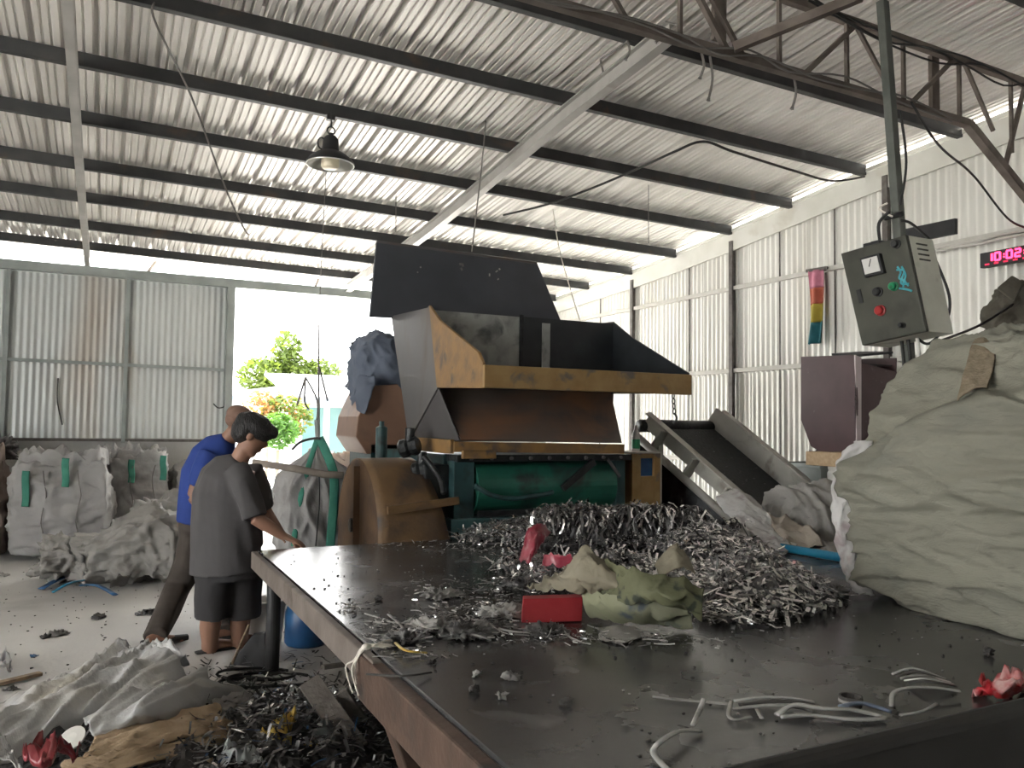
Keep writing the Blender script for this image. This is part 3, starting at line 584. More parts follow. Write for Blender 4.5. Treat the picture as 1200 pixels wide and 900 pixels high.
# rear discharge housing
pl = [atY(a, b, 7.0) for a, b in ((436, 452), (466, 450), (482, 470), (490, 532), (430, 532), (417, 512), (420, 488))]
G().plate([V((p.x, 7.0, p.z)) for p in pl], V((0, .7, 0))).build('rear_housing', M_hous, t, bevel=.01)
G().plate([V((2.12, 7.0, 0)), V((2.6, 7.0, 0)), V((2.6, 7.0, 1.3)), V((2.12, 7.0, 1.3))], V((0, .7, 0))).build('rear_base', M_teal, t)
p = D(447, 516, 6.35); G().lathe([(.045, -.35), (.045, .10), (.03, .11), (.02, .115), (.02, .15)], p, 16).build('hydraulic_cylinder', M_teal, t, smooth=False)
# right end: ochre switch housing and dark casing
x0, x1 = atY(741, 550, 5.4).x, atY(774, 550, 5.4).x
yb = G(); zt = 1.275
yb.bb(x0, x0+.085, 5.4, 5.44, .3, zt).bb(x1-.065, x1, 5.4, 5.44, .3, zt).bb(x0+.085, x1-.065, 5.4, 5.44, .3, 1.09).bb(x0+.085, x1-.065, 5.4, 5.44, 1.235, zt).bb(x0, x1, 5.44, 5.8, .3, zt)
yb.build('switch_housing', M_yelg, t, bevel=.003)
G().bb(x0+.085, x1-.065, 5.425, 5.438, 1.09, 1.235).build('switch_window', M_bluep, t)
G().bb(x0-.01, x1, 5.385, 5.8, zt, zt+.01).build('housing_cap', M_conv, t)
G().bb(x1, x1+.03, 5.42, 5.8, .3, 1.28).build('housing_edge', M_conv, t)
G().bb(x1+.03, 4.36, 5.72, 6.6, 0, 1.17).build('rear_casing', M_grease, t, bevel=.01)
G().bb(4.365, 4.95, 5.72, 6.6, 0, .72).build('rear_casing', M_grease, t, bevel=.01)
G().bb(3.78, x0-.005, 5.5, 5.9, .1, 1.29).build('end_plate', M_grease, t)
p = V(((x0+x1)/2+.05, 5.62, zt+.012))
b = thing('plastic_bottle', p, 'green-labelled plastic bottle standing on the ochre switch housing', 'bottle')
g = G(); g.lathe([(.03, 0), (.034, .01), (.034, .10), (.028, .15), (.012, .185), (.012, .20)], p, 16); g.build('bottle_body', M_white, b, smooth=True)
g = G(); g.lathe([(.0355, .02), (.0355, .10)], p, 16, closed=False); g.build('bottle_label', M_green, b, smooth=True)
g = G(); g.lathe([(.014, .195), (.014, .215)], p, 12); g.build('bottle_cap', M_white, b)
o = sackmesh('folded_tarp', atY(441, 470, 7.35)-V((0, 0, .1)), (.25, .28, .37), M_tarpB, e=.3, n=30, amp=.045, freq=3.2, seed=4, sag=.05)
tag(o, 'slate blue tarp bundled over the rear brown housing', 'tarp')
patch('tarp_corner', [[atY(420, 440, 7.05), atY(440, 440, 6.95)], [atY(416, 462, 7.0), atY(436, 462, 6.92)], [atY(419, 478, 7.02), atY(425, 484, 6.95)]], M_tarpB, o, res=8, amp=.03, freq=7, thick=.006)
# chain and hook below the lip
ck = thing('chain_hook', D(790, 480, 6.0), 'small dark chain with hook under the loading lip', 'hook')
for i in range(4):
    c = D(789+.4*i, 464+i*6, 5.95); a = V((1, 0, 0)) if i % 2 else V((0, 1, 0))
    G().tube([c+(a*math.cos(q)*.012+V((0, 0, 1))*math.sin(q)*.022) for q in [k*math.pi/5 for k in range(11)]], .005, 6).build('link', M_wire, ck)
G().tube(crom([D(790, 484, 5.95), D(793, 490, 5.95), D(789, 497, 5.95), D(786, 492, 5.95)], 5), .008, 6).build('hook', M_wire, ck)

# ================================================================== CONVEYOR
t = thing('incline_conveyor', (5, 5.6, 0), 'pale steel inclined conveyor with black belt behind the scrap pile', 'conveyor')
ca, cb = V((4.40, 6.05, 1.50)), V((4.95, 4.98, .56)); ax = (cb-ca).normalized(); wd = V((.98, .2, 0)).normalized()*.95; up = wd.cross(ax).normalized(); up = up if up.z > 0 else -up
G().plate([ca, cb, cb+wd, ca+wd], up*.012).build('belt', M_belt, t)
r1 = G().plate([ca, cb, cb+up*.15, ca+up*.15], -wd.normalized()*.02).build('side_rail', M_conv, t, bevel=.004)
G().beam(ca+up*.15-wd*.05, cb+up*.15-wd*.05, .08, .015, up=up).build('rail_flange', M_conv, r1)
r2 = G().plate([ca+wd-ax*.05, cb+wd, cb+wd+up*.2, ca+wd+up*.2-ax*.05], wd.normalized()*.02).build('side_rail', M_conv, t, bevel=.004)
G().beam(ca+wd+up*.2+wd*.05, cb+wd+up*.2+wd*.05, .08, .015, up=up).build('rail_flange', M_conv, r2)
G().tube([ca-wd*.12-up*.07+ax*.03, cb-wd*.12-up*.07], .035, 10).build('return_tube', M_conv, t, smooth=True)
for q in (.15, .4, .65, .88):
    p = ca.lerp(cb, q); G().plate([p-up*.09, p+up*.13, p+up*.13+ax*.02, p-up*.09+ax*.02], -wd*.13).build('rail_rib', M_conv, r1)
for q in (.3, .7):
    p = ca.lerp(cb, q)+wd; G().plate([p, p+up*.19, p+up*.19+ax*.02, p+ax*.02], wd*.08).build('rail_rib', M_conv, r2)
G().tube([ca-wd*.05, ca+wd*1.05], .06, 14).build('head_roller', M_grease, t, smooth=True)
G().tube([cb-wd*.05, cb+wd*1.05], .06, 14).build('tail_roller', M_grease, t, smooth=True)
G().plate([ca-wd*.10-up*.1+ax*.1, cb-wd*.10-up*.1, V((cb.x, cb.y, .02))-wd*.10, V((ca.x, ca.y, .02))-wd*.10+ax*.1], wd.normalized()*.02).build('side_skirt', M_grease, t)
for p in (ca+ax*.2, ca+ax*.2+wd): G().beam(p, V((p.x, p.y, 0)), .05, .05, up=(1, 0, 0)).build('leg', M_conv, t)
for i in range(40):
    p = ca + (cb-ca)*R.random() + wd*R.random() + up*.015
    G().box(p, (.012, .018, .004), Matrix.Rotation(R.random()*3, 3, 'Z')).build('stuck_flake', M_foild, t)

# ================================================================== RIGHT SIDE: cabinet on post, hopper, bins
t = thing('leaning_post', (4.24, 3.25, 0), 'grey steel post leaning beside the control cabinet', 'post')
pa, pb = atX(1034, 0, 4.24), atX(1056, 300, 4.24); dv = (pb-pa)/(pb.z-pa.z)
G().beam(pa+dv*(4.185-pa.z), pb+dv*(0-pb.z), .055, .055, up=(1, 0, 0)).build('pole', M_postg, t, bevel=.005)
G().tube([atX(1047, 253, 4.20)+V((0, -.06, 0)), atX(1047, 253, 4.20)+V((0, .06, 0))], .016, 8).build('clamp', M_black, t)
G().tube(crom([atX(1046, 254, 4.18), atX(1038, 250, 4.16), atX(1030, 244, 4.16), atX(1040, 238, 4.18)], 6), .006, 6).build('clamp_wire', M_rope, t)
X0 = 3.96
TLc, TRc, BRc, BLc = atX(985, 297, X0), atX(1061, 275, X0), atX(1085, 388, X0), atX(1010, 405, X0)
def bq(u, v, off=0): return TLc*(1-u)*(1-v)+TRc*u*(1-v)+BRc*u*v+BLc*(1-u)*v - V((off, 0, 0))
t = thing('control_cabinet', bq(.5, 1), 'tilted grey-green electrical control cabinet with meter and red button', 'control cabinet')
DX = V((.205, 0, 0))
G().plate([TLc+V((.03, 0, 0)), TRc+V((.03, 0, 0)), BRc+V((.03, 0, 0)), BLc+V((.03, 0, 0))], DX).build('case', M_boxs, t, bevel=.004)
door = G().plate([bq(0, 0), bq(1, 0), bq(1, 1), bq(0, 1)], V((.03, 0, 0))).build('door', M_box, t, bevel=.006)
q = Matrix((( 0, 0, -1), ((TRc-TLc).normalized().y, (BLc-TLc).normalized().y, 0), ((TRc-TLc).normalized().z, (BLc-TLc).normalized().z, 0)))   # local (right, down, out)
G().box(bq(.47, .226, .012), (.135, .125, .03), q).build('meter_frame', M_black, door, bevel=.004)
G().box(bq(.47, .226, .028), (.105, .095, .008), q).build('meter_face', M_glass, door, bevel=.003)
G().box(bq(.47, .20, .033), (.004, .05, .003), q @ Matrix.Rotation(.5, 3, 'Z')).build('meter_needle', M_black, door)
for u, v, r, m, nm in ((.45, .504, .024, M_black, 'selector_knob'), (.70, .49, .022, M_green, 'green_button'), (.427, .697, .026, M_red, 'stop_button'), (.86, .07, .022, M_black, 'round_lock'), (.70, .894, .014, M_black, 'screw_hole'), (.70, .50, .012, M_black, 'pilot_stub')):
    G().lathe([(r*1.2, 0), (r*1.2, .01), (r, .012), (r, .03), (r*.8, .034)], bq(u, v, .0), 16, (-1, 0, 0)).build(nm, m, door)
G().box(bq(.153, .50, .002), (.03, .085, .006), q).build('name_plate', M_black, door)
M_graf = mat('blue_chalk', (.05, .30, .36), (.10, .42, .48), rough=.8, scale=30)
for pts in ([(.80, .30), (.83, .36), (.79, .42), (.84, .45), (.82, .52)], [(.86, .31), (.89, .40), (.86, .46), (.90, .52)], [(.78, .33), (.88, .36), (.80, .47), (.91, .50)], [(.76, .52), (.86, .55), (.93, .58)]):
    G().tube(crom([bq(u, v, .001) for u, v in pts], 5), .006, 5).build('chalk_scrawl', M_graf, door)
for u in (.3, .42): G().bb(*[c for a, h in zip(bq(u, 0)+V((.1, 0, .02)), (.03, .03, .02)) for c in (a-h, a+h)]).build('cable_gland', M_black, t, bevel=.004)
for i in range(4):
    p = TRc+(BRc-TRc)*(.08+.055*i)+V((.12, -.002, 0)); G().box(p, (.09, .006, .009)).build('vent_slot', M_box, t)
for i, (u, m) in enumerate(((.42, M_wire), (.52, M_wire), (.66, M_white))):
    a = bq(u, 1)+V((.12, 0, 0)); G().tube(crom([a, a+V((.02, 0, -.18)), a+V((.05, .02, -.5)), a+V((.06, .0, -.95))], 6), .010, 7).build('lead', m, t, smooth=True)
G().tube(crom([TRc+V((.22, 0, -.04)), atX(1090, 290, 4.2), atX(1112, 345, 4.2), atX(1108, 380, 4.2), atX(1090, 402, 4.15), atX(1077, 398, 4.1), atX(1073, 390, 4.08)], 8), .008, 7).build('lead', M_wire, t, smooth=True)
G().tube(crom([bq(.45, 0)+V((.1, 0, .03)), D(1030, 262, 4.8), D(1042, 248, 4.75)], 6), .01, 6).build('lead', M_wire, t, smooth=True)
G().tube(crom([bq(1, 0)+V((.2, 0, 0)), D(1068, 262, 4.72), D(1056, 258, 4.7)], 6), .008, 6).build('lead', M_wire, t, smooth=True)
o = G().beam(atX(1062, 277, 4.75), atX(1121, 265, 4.75), .03, .10).build('black_board', M_black, bevel=.004); tag(o, 'short black board sticking out behind the control cabinet', 'board')
o = patch('rag', [[atX(1078, 292, 5.0), atX(1084, 288, 5.02), atX(1090, 290, 5.0)], [atX(1083, 315, 5.0), atX(1091, 318, 5.04), atX(1097, 316, 5.0)], [atX(1088, 330, 5.0), atX(1095, 345, 5.02), atX(1100, 332, 5.0)]], mat('rust_red_cloth', (.30, .07, .04), (.42, .28, .06), rough=.9, scale=10), res=6, amp=.02, freq=9); tag(o, 'rust red and yellow rag hanging behind the cabinet', 'rag')

# maroon feed hopper
XP = 5.45
def pp(x, y, o=0): v = atX(x, y, XP); return V((XP+o, v.y, v.z))
t = thing('maroon_hopper', (5.6, 4.9, 1.2), 'maroon sheet-steel feed hopper with tapered bottom by the gable wall', 'hopper')
fr = [pp(938.5, 418), pp(1001, 416), pp(1004, 470), pp(1003, 528), pp(962, 530), pp(950, 523), pp(938.5, 492)]
G().plate(fr, V((.02, 0, 0))).build('front_panel', M_purple, t, bevel=.003)
a, b = pp(1001, 416), pp(1003, 528)
G().plate([a+V((0, -.012, 0)), b+V((0, -.012, 0)), b+V((.05, -.012, 0)), a+V((.07, -.012, -.02))], V((0, .012, 0))).build('pale_flange', M_purpE, t)
G().plate([a+V((.07, -.012, -.06)), a+V((.5, -.012, -.12)), b+V((.45, -.012, 0)), b+V((.05, -.012, 0))], V((0, .012, 0))).build('side_panel', M_purple, t)
c, d = pp(938.5, 418), pp(950, 523)
G().plate([c+V((.02, 0, 0)), d+V((.02, 0, 0)), d+V((.45, 0, 0)), c+V((.5, 0, 0))], V((0, -.015, 0))).build('side_panel', M_purple, t)
G().plate([c+V((.5, 0, 0)), a+V((.5, 0, 0)), b+V((.45, 0, 0)), d+V((.45, 0, 0))], V((.015, 0, 0))).build('back_panel', M_purple, t)
G().plate([c+V((.02, -.03, -.07)), a+V((.02, .03, -.07)), a+V((.5, .03, -.07)), c+V((.5, -.03, -.07))], .01).build('inner_floor', M_black, t)
o = G().plate([pp(960, 413, .15), pp(985, 410, .25), pp(1012, 409, .35), pp(990, 415, .12)], .02).build('scrap_sheet', M_black); tag(o, 'black scrap sheet lying across the top of the maroon hopper', 'sheet')
zb = pp(980, 546).z; z1 = pp(980, 529).z-.004
o = G().bb(5.30, 5.72, pp(1010, 540).y, pp(959, 540).y, zb, z1).build('timber_block', M_wood, bevel=.006); tag(o, 'pale sawn timber block under the maroon hopper', 'timber')
cc = pp(988, 546); t = thing('white_drum', (5.52, cc.y, 0), 'white plastic drum under the pale timber block', 'drum')
G().lathe([(.155, 0), (.17, .02), (.17, zb-.06), (.16, zb-.04), (.16, zb-.012)], (5.52, cc.y, 0), 28).build('drum_body', M_white, t, smooth=False)
G().lathe([(.165, zb-.03), (.165, zb-.002)], (5.52, cc.y, 0), 28).build('drum_lid', M_white, t)
p0, p1 = atX(902, 541, 5.8), atX(962, 544, 5.8)
t = thing('metal_bin', (6.0, (p0.y+p1.y)/2, 0), 'grey-green open metal bin left of the white drum', 'bin')
g = G(); g.bb(5.8, 5.82, p1.y, p0.y, 0, p0.z).bb(6.28, 6.3, p1.y, p0.y, 0, p0.z).bb(5.82, 6.28, p1.y, p1.y+.02, 0, p0.z).bb(5.82, 6.28, p0.y-.02, p0.y, 0, p0.z); g.build('bin_body', M_greybox, t)
g = G(); g.bb(5.785, 5.835, p1.y, p0.y+.02, p0.z-.03, p0.z+.005); g.build('bin_rim', M_frame, t, bevel=.004)
g = G(); g.bb(5.82, 6.28, p1.y+.02, p0.y-.02, p0.z-.2, p0.z-.18); g.build('bin_contents', M_dirt, t)
o = G().plate([pp(936, 541, .1), pp(950, 523, .1), pp(957, 522, .25), pp(958, 545, .1)], .03).build('black_bracket', M_black); tag(o, 'black angled bracket at the foot of the maroon hopper', 'bracket')

# banner, digital clock, hung grey bag on the gable wall
t = thing('striped_banner', atX(955, 318, 6.3), 'narrow pink, red, yellow and teal banner hung on the gable wall', 'banner')
BV = [(0, .0, 12), (.26, .0, 12), (.46, 0, 12), (.70, 0, 12), (1.0, 0, 12)]
def bn(u, v):
    p = atX(947+18*u+ (1.5*math.sin(v*3)), 318+86*v-3*u, 6.3); return V((6.30+.03*math.sin(u*9+v*2.5)*(.4+v), p.y, p.z))
for i, (v0, v1) in enumerate(((0, .24), (.24, .46), (.46, .71), (.71, 1.0))):
    g = G(); g.grid(lambda u, v: bn(u, v0+(v1-v0)*v), 16, 6); o = g.build('stripe', FLAGC[i], t, smooth=True); s = o.modifiers.new('solid', 'SOLIDIFY'); s.thickness = .006
G().beam(bn(-.15, -.01)+V((.02, 0, 0)), bn(1.2, -.01)+V((.02, 0, 0)), .02, .03).build('hanging_bar', M_dkpost, t)
cp = atX(1148, 297, 6.25); cq = atX(1151, 314, 6.25); hgt = cp.z-cq.z
t = thing('digital_clock', cp, 'black digital wall clock with glowing red digits', 'clock')
CW = .62; sl = .04
cx = lambda u, v, o=0: V((6.25-o, cp.y-u*CW, cp.z+.0+u*.0-v*hgt))
G().plate([cx(0, 0), cx(1, 0), cx(1, 1), cx(0, 1)], V((.05, 0, 0))).build('clock_case', M_black, t, bevel=.006)
SEG = {'0': 'abcdef', '1': 'bc', '2': 'abged', '3': 'abgcd', '8': 'abcdefg'}
LN = {'a': ((0, 0), (1, 0)), 'b': ((1, 0), (1, .5)), 'c': ((1, .5), (1, 1)), 'd': ((0, 1), (1, 1)), 'e': ((0, .5), (0, 1)), 'f': ((0, 0), (0, .5)), 'g': ((0, .5), (1, .5))}
u = .10
for chx in '10:02:03':
    if chx == ':':
        for v in (.34, .52): G().box(cx(u+.012, v, .004), (.004, .012, .012)).build('colon_dot', M_led, t)
        u += .045; continue
    for s_ in SEG[chx]:
        (a0, b0), (a1, b1) = LN[s_]
        G().beam(cx(u+.065*a0, .17+.48*b0, .004), cx(u+.065*a1, .17+.48*b1, .004), .014, .006, up=(1, 0, 0)).build('digit_segment', M_led, t)
    u += .105
for k in range(5): G().box(cx(.10+.12*k, .83, .004), (.004, .035, .012)).build('status_light', M_leddim, t)
for i in range(2):
    wire('wall_cable', [atX(1092, 292+i*4, 6.28), atX(1120, 286+i*3, 6.28), atX(1150, 281+i*4, 6.28), atX(1175, 274+i*5, 6.28), atX(1215, 268+i*4, 6.28)], .012, ['upper pale cable clipped along the wall above the digital clock', 'lower pale cable clipped along the wall above the digital clock'][i], M_girt, 'cable')
def hb(x):
    k = 1-.35*sstep(.1, .34, x.z); x.x *= k; x.y *= k; return x
o = sackmesh('grey_cloth_bag', atX(1191, 389, 5.9), (.10, .20, .17), mat('grey_brown_cloth', (.085, .078, .062), (.14, .13, .105), rough=.9, scale=6, bump=.3), e=.85, n=24, amp=.035, freq=6, seed=9, deform=hb, sag=0); tag(o, 'grey-brown cloth bag hanging at the right edge by the clock', 'bag')
G().plate([atX(1168, 337, 5.7), atX(1186, 322, 5.75), atX(1200, 330, 5.8), atX(1188, 352, 5.72)], .04).build('bag_flap', MATS['grey_brown_cloth'], o, bevel=.01)

# blue pipe along the right edge of the table, the lying sacks behind
o = G().tube(crom([(3.80, 3.86, TZ+.03), (3.83, 3.5, TZ+.03), (3.86, 3.1, TZ+.03), (3.88, 2.2, TZ+.03)], 6), .026, 12).build('blue_pipe', M_blue, smooth=True); tag(o, 'blue plastic pipe lying along the right edge of the table', 'pipe')
def lyd(x): return x
o = sackmesh('lying_sack', (4.72, 4.02, 0), (.60, .46, .56), M_sackG, e=.4, n=50, amp=.06, freq=3.0, seed=2, rotz=-.35, fold=(2.4, .5, .4)); tag(o, 'stuffed grey woven sack lying behind the blue pipe', 'sack')
o = sackmesh('lying_sack', (4.35, 3.55, 0), (.34, .30, .40), M_sackG, e=.45, n=30, amp=.06, freq=4, seed=12, rotz=.3); tag(o, 'low slumped grey sack between blue pipe and the big sack', 'sack')
o = patch('white_sheet', [[D(838, 584, 5.6), D(856, 574, 5.7), D(872, 580, 5.75)], [D(846, 596, 5.5), D(872, 590, 5.5), D(890, 590, 5.6)], [D(868, 612, 5.3), D(888, 612, 5.3), D(902, 606, 5.4)], [D(890, 632, 5.1), D(905, 634, 5.08), D(914, 626, 5.2)], [D(905, 645, 5.0), D(918, 646, 4.95), D(932, 642, 5.05)]], M_sackE, res=10, amp=.025, freq=4, thick=.005, seed=3); tag(o, 'white plastic sheet draped between conveyor foot and table', 'plastic sheet')
o = patch('beige_flap', [[D(900, 600, 5.4), D(918, 606, 5.4)], [D(908, 622, 5.2), D(938, 616, 5.25)], [D(925, 640, 5.05), D(965, 640, 5.0)]], mat('beige_cloth', (.30, .26, .22), (.37, .33, .28), rough=.8, scale=5, bump=.2), res=10, amp=.04, freq=6, thick=.005, seed=6); tag(o, 'beige cloth flap crumpled in front of the lying grey sack', 'cloth')

# ================================================================== BIG SACK ON THE TABLE
def big(x):
    # x: local (metres, base centre at origin); the upper part leans back over a fold in the face towards the camera
    zl = 0.93 - .36*x.y + .04*math.sin(x.y*6)                # fold line on the face
    k = sstep(-.03, .03, x.z-zl)*sstep(.3, -.25, x.x)
    x.x += .10*k + .30*max(0, x.z-zl)*sstep(.3, -.3, x.x)
    x.y -= .24*sstep(.80, 1.30, x.z)*sstep(-.1, .65, x.y)
    return x
bs = thing('big_sack', (3.7, 1.95, TZ), 'huge olive-grey woven bulk sack standing on the table, right', 'sack')
sackmesh('sack_body', (3.66, 1.98, TZ), (.56, .70, .61), M_sackO, bs, e=.84, n=90, amp=.045, freq=3.0, seed=5, deform=big, sag=.04, fold=(1, .5, 2.0))
edge = crom([(3.16, 2.63, TZ+.015), (3.12, 2.68, TZ+.15), (3.10, 2.705, TZ+.40), (3.12, 2.70, TZ+.60), (3.17, 2.64, TZ+.72)], 12)
g = G()
def ed(u, v):
    p = edge[round(v*(len(edge)-1))]; q = V((u*3, v*16, 2.2)); return p + V((-.022+.05*u*u, .035-.075*u, 0)) + V((fbm(q, 3)*.018, fbm(q+V((5, 5, 5)), 3)*.018, 0))
g.grid(ed, 8, len(edge)-1); o = g.build('white_seam', M_sackE, bs, smooth=True); s = o.modifiers.new('solid', 'SOLIDIFY'); s.thickness = .006
sp = [[D(1122, 470, 3.28), D(1142, 458, 3.26), D(1157, 455, 3.22)], [D(1130, 432, 3.36), D(1148, 428, 3.33), D(1164, 424, 3.30)], [D(1140, 402, 3.44), D(1155, 396, 3.42), D(1168, 400, 3.40)], [D(1152, 392, 3.52), D(1162, 388, 3.52), D(1172, 395, 3.5)], [D(1168, 402, 3.62), D(1176, 400, 3.62), D(1184, 408, 3.62)]]
patch('lifting_strap', sp, M_strapB, bs, res=8, amp=.01, freq=6, thick=.006)
# ================================================================== PENDANT LAMP
lp = V((1.475, 6.10, 3.475))
t = thing('pendant_lamp', lp, 'dark bell-shaped pendant lamp with opal bulb under the roof', 'lamp')
o = G().lathe([(.184, 0), (.180, .012), (.15, .05), (.10, .085), (.068, .10)], lp, 36, closed=False).build('shade', M_lampin, t, smooth=True)
s = o.modifiers.new('solid', 'SOLIDIFY'); s.thickness = .004
G().lathe([(.1875, .004), (.1845, .017), (.154, .055), (.104, .091), (.07, .106), (.066, .11), (.058, .20), (.04, .225), (.018, .235), (.018, .25)], lp, 36, closed=False).build('housing', M_black, t, smooth=True)
G().lathe([(.062, .1), (.068, .06), (.068, -.01), (.058, -.026), (.02, -.032)], lp, 28).build('bulb', M_bulb, t, smooth=True)
G().tube([lp+V((0, 0, .24)) + V((.03*math.cos(a), 0, .03+.03*math.sin(a))) for a in [k*math.pi/6 for k in range(13)]], .006, 6).build('hook', M_black, t)
G().tube([lp+V((-.07, 0, .16)) + V((.03*math.cos(a), 0, .045*math.sin(a))) for a in [k*math.pi/6 for k in range(13)]], .006, 6).build('cable_loop', M_black, t)
G().tube([lp+V((0, 0, .29)), lp+V((0, 0, zr(lp.x, lp.y)-lp.z-.03))], .006, 6).build('hanger', M_black, t)
G().bb(lp.x-.03, lp.x+.03, lp.y-.0, lp.y+.04, zr(lp.x, lp.y)-.09, zr(lp.x, lp.y)-.045).build('clip', M_black, t)

# ================================================================== BULK BAGS ALONG THE BACK WALL
def bulkbag(base, half, material, label, straps, seed, rotz=0, n=40, rim=True, strapm=M_strapG, group=None):
    t = thing('bulk_bag', base, label, 'bulk bag', group)
    sackmesh('bag_body', base, half, material, t, e=.62, n=n, amp=.045, freq=2.6, seed=seed, rotz=rotz, sag=.09, fold=(.8, .8, 1.5))
    rm = Matrix.Rotation(rotz, 3, 'Z'); base = V(base)
    if rim:
        def fn(u, v):
            a = 2*math.pi*u; k = max(abs(math.cos(a)), abs(math.sin(a)))**.55
            ru = .92-.25*v*v; q = V((math.cos(a)*2.6, math.sin(a)*2.6, v+seed))
            x = V((math.cos(a)/k*half[0]*ru, math.sin(a)/k*half[1]*ru, 2*half[2]*.88 + .15*math.sin(v*math.pi*.8) + fbm(q*1.3, 3)*.11*math.sin(v*2.2)+.05*crease(q*2.5, 2)*(1-v*.5)))
            return base + rm @ (x + V((fbm(q+V((3, 3, 3)), 3)*.04, fbm(q+V((8, 1, 3)), 3)*.04, 0)))
        o = G().grid(fn, 72, 10).build('ruffled_top', M_sackW if material is M_sackW else material, t, smooth=True)
    for dx, face, z0, z1 in straps:
        y = -half[1]*1.10 - .012
        a = [rm @ V((dx+.006*math.sin(k), y+.012*(k == 0)+.01*math.sin(k*2), 2*half[2]*(z0+(z1-z0)*k/6))) + base for k in range(7)]
        g = G(); g.tube(crom(a, 3), .035, 8, rb=.006, upv=rm @ V((0, -1, 0))); g.build('strap', strapm, t, smooth=True)
    for dx in (-half[0]*.28, half[0]*.42):
        a = [base + rm @ V((dx+.02*math.sin(k*1.7+seed), -half[1]*(1.115-.02*(k-3)**2*.1)-.006, 2*half[2]*(.12+.74*k/6))) for k in range(7)]
        G().tube(crom(a, 3), .006, 6).build('seam', M_wireg, t)
    return t
pA = atZ(75, 655, 0); pB = atZ(152, 640, 0)
bulkbag(V((pA.x-.05, pA.y+.42, 0)), (.46, .45, .55), M_sackW, 'white woven bulk bag with two green straps, leftmost of the pale pair', ((-.30, 0, .52, .86), (.06, 0, .70, .98)), 1, rotz=-.05)
bulkbag(V((pB.x+.06, pB.y+.25, 0)), (.34, .42, .56), M_sackW, 'bright white bulk bag with green straps beside the lying grey sack', ((-.10, 0, .68, .92), (.24, 0, .70, .96)), 3, rotz=.05)
bulkbag(V((-1.38, 10.5, 0)), (.42, .4, .56), mat('brown_sack', (.22, .17, .14), (.32, .26, .22), rough=.85, scale=4, bump=.3), 'brown bulk bag with a green strap cut by the left frame edge', ((.18, 0, .62, .98), (-.02, 0, .62, .96)), 6, rim=True)
o = sackmesh('dark_bundle', (-1.15, 10.85, 1.02), (.22, .2, .12), mat('dark_rags', (.06, .055, .055), (.16, .15, .15), rough=.9, scale=9), e=.3, n=18, amp=.12, freq=9, seed=8); tag(o, 'dark rags heaped on top of the brown bulk bag', 'rags')
pC = atZ(205, 612, 0)
o = sackmesh('slumped_bag', (1.14, 10.88, 0), (.38, .36, .50), M_sackG, e=.5, n=30, amp=.09, freq=3.5, seed=7); tag(o, 'dusty grey bag slumped against the wall behind the blue-shirted person', 'bag')
o = sackmesh('slumped_bag', (.72, 9.7, 0), (.42, .34, .32), M_sackG, e=.4, n=30, amp=.10, freq=4, seed=17); tag(o, 'low grey bag heaped behind the lying crumpled sack', 'bag')
ls = thing('lying_grey_sack', (.2, 8.35, 0), 'crumpled grey sack lying on the floor with blue strips beneath', 'sack')
def ly(x):
    x.z *= .80+.30*sstep(-.4, .15, x.x)-.35*sstep(.35, .7, x.x); return x
sackmesh('sack_body', (.33, 8.40, 0), (.56, .36, .29), M_sackG, ls, e=.35, n=46, amp=.08, freq=2.6, seed=21, rotz=-.42, deform=ly, fold=(1.2, 1, 1))
sackmesh('sack_mouth', (-.22, 8.55, 0), (.30, .24, .17), M_sackG, ls, e=.3, n=30, amp=.11, freq=5, seed=23, rotz=.2)
patch('sack_hem', [[atZ(130, 680, .10), atZ(160, 672, .11), atZ(190, 664, .13), atZ(203, 655, .2)], [atZ(128, 688, .01), atZ(160, 683, .01), atZ(195, 675, .01), atZ(205, 668, .02)]], M_sackG, ls, res=8, amp=.03, freq=8, seed=4)
for i, (a, b, w) in enumerate((((48, 690), (92, 672), .05), ((55, 684), (90, 668), .03), ((95, 686), (135, 697), .035), ((62, 694), (98, 680), .025))):
    p, q = atZ(*a, .02+.012*i), atZ(*b, .05+.012*i)
    o = G().tube(crom([p, p.lerp(q, .4)+V((.02, 0, .03)), q], 6), w*.7, 8, rb=.008, upv=(0, 0, 1)).build('plastic_strip', [M_bluep, M_white, M_bluep, M_blue][i], smooth=True)
    tag(o, ['dark blue plastic strip poking out under the lying sack', 'white plastic strip among blue ones by the lying sack', 'blue strip trailing right from the lying sack mouth', 'bright blue strip lowest under the lying sack'][i], 'plastic strip')

# ================================================================== SACK, POLE AND FRAME IN THE DOORWAY
t = thing('strapped_sack', (1.78, 7.6, 0), 'white sack with wide green strap hung up by its loops in the doorway', 'sack')
def hung(x):
    k = sstep(.95, 1.32, x.z); x.x = x.x*(1-.9*k)-.0*k; x.y = x.y*(1-.85*k); return x
sackmesh('sack_body', (1.78, 7.6, 0), (.32, .30, .66), M_sackW, t, e=.5, n=40, amp=.05, freq=4, seed=31, deform=hung, fold=(1.2, 1.2, .5))
def strap(pts, w, m=M_strapG, nm='strap'):
    G().tube(crom(pts, 5), w, 8, rb=.006, upv=(-.3, -1, .1)).build(nm, m, t, smooth=True)
strap([D(374, 513, 7.35), D(383, 532, 7.3), D(391, 556, 7.2), D(391, 590, 7.17), D(387, 640, 7.15)], .040)
strap([D(372, 514, 7.36), D(362, 545, 7.3), D(354, 575, 7.22), D(348, 605, 7.18), D(344, 640, 7.15)], .024)
G().tube(crom([D(342, 527, 7.3), D(352, 518, 7.3), D(366, 514, 7.32), D(375, 514, 7.3)], 6), .012, 7).build('hook_bar', M_wire, t, smooth=True)
G().tube(crom([D(374, 556, 7.2), D(374, 590, 7.15), D(370, 640, 7.15)], 5), .006, 6).build('seam_cord', M_wire, t)
t = thing('bag_hanger', D(372, 500, 7.4), 'thin wire hanger frame above the strapped sack', 'hanger')
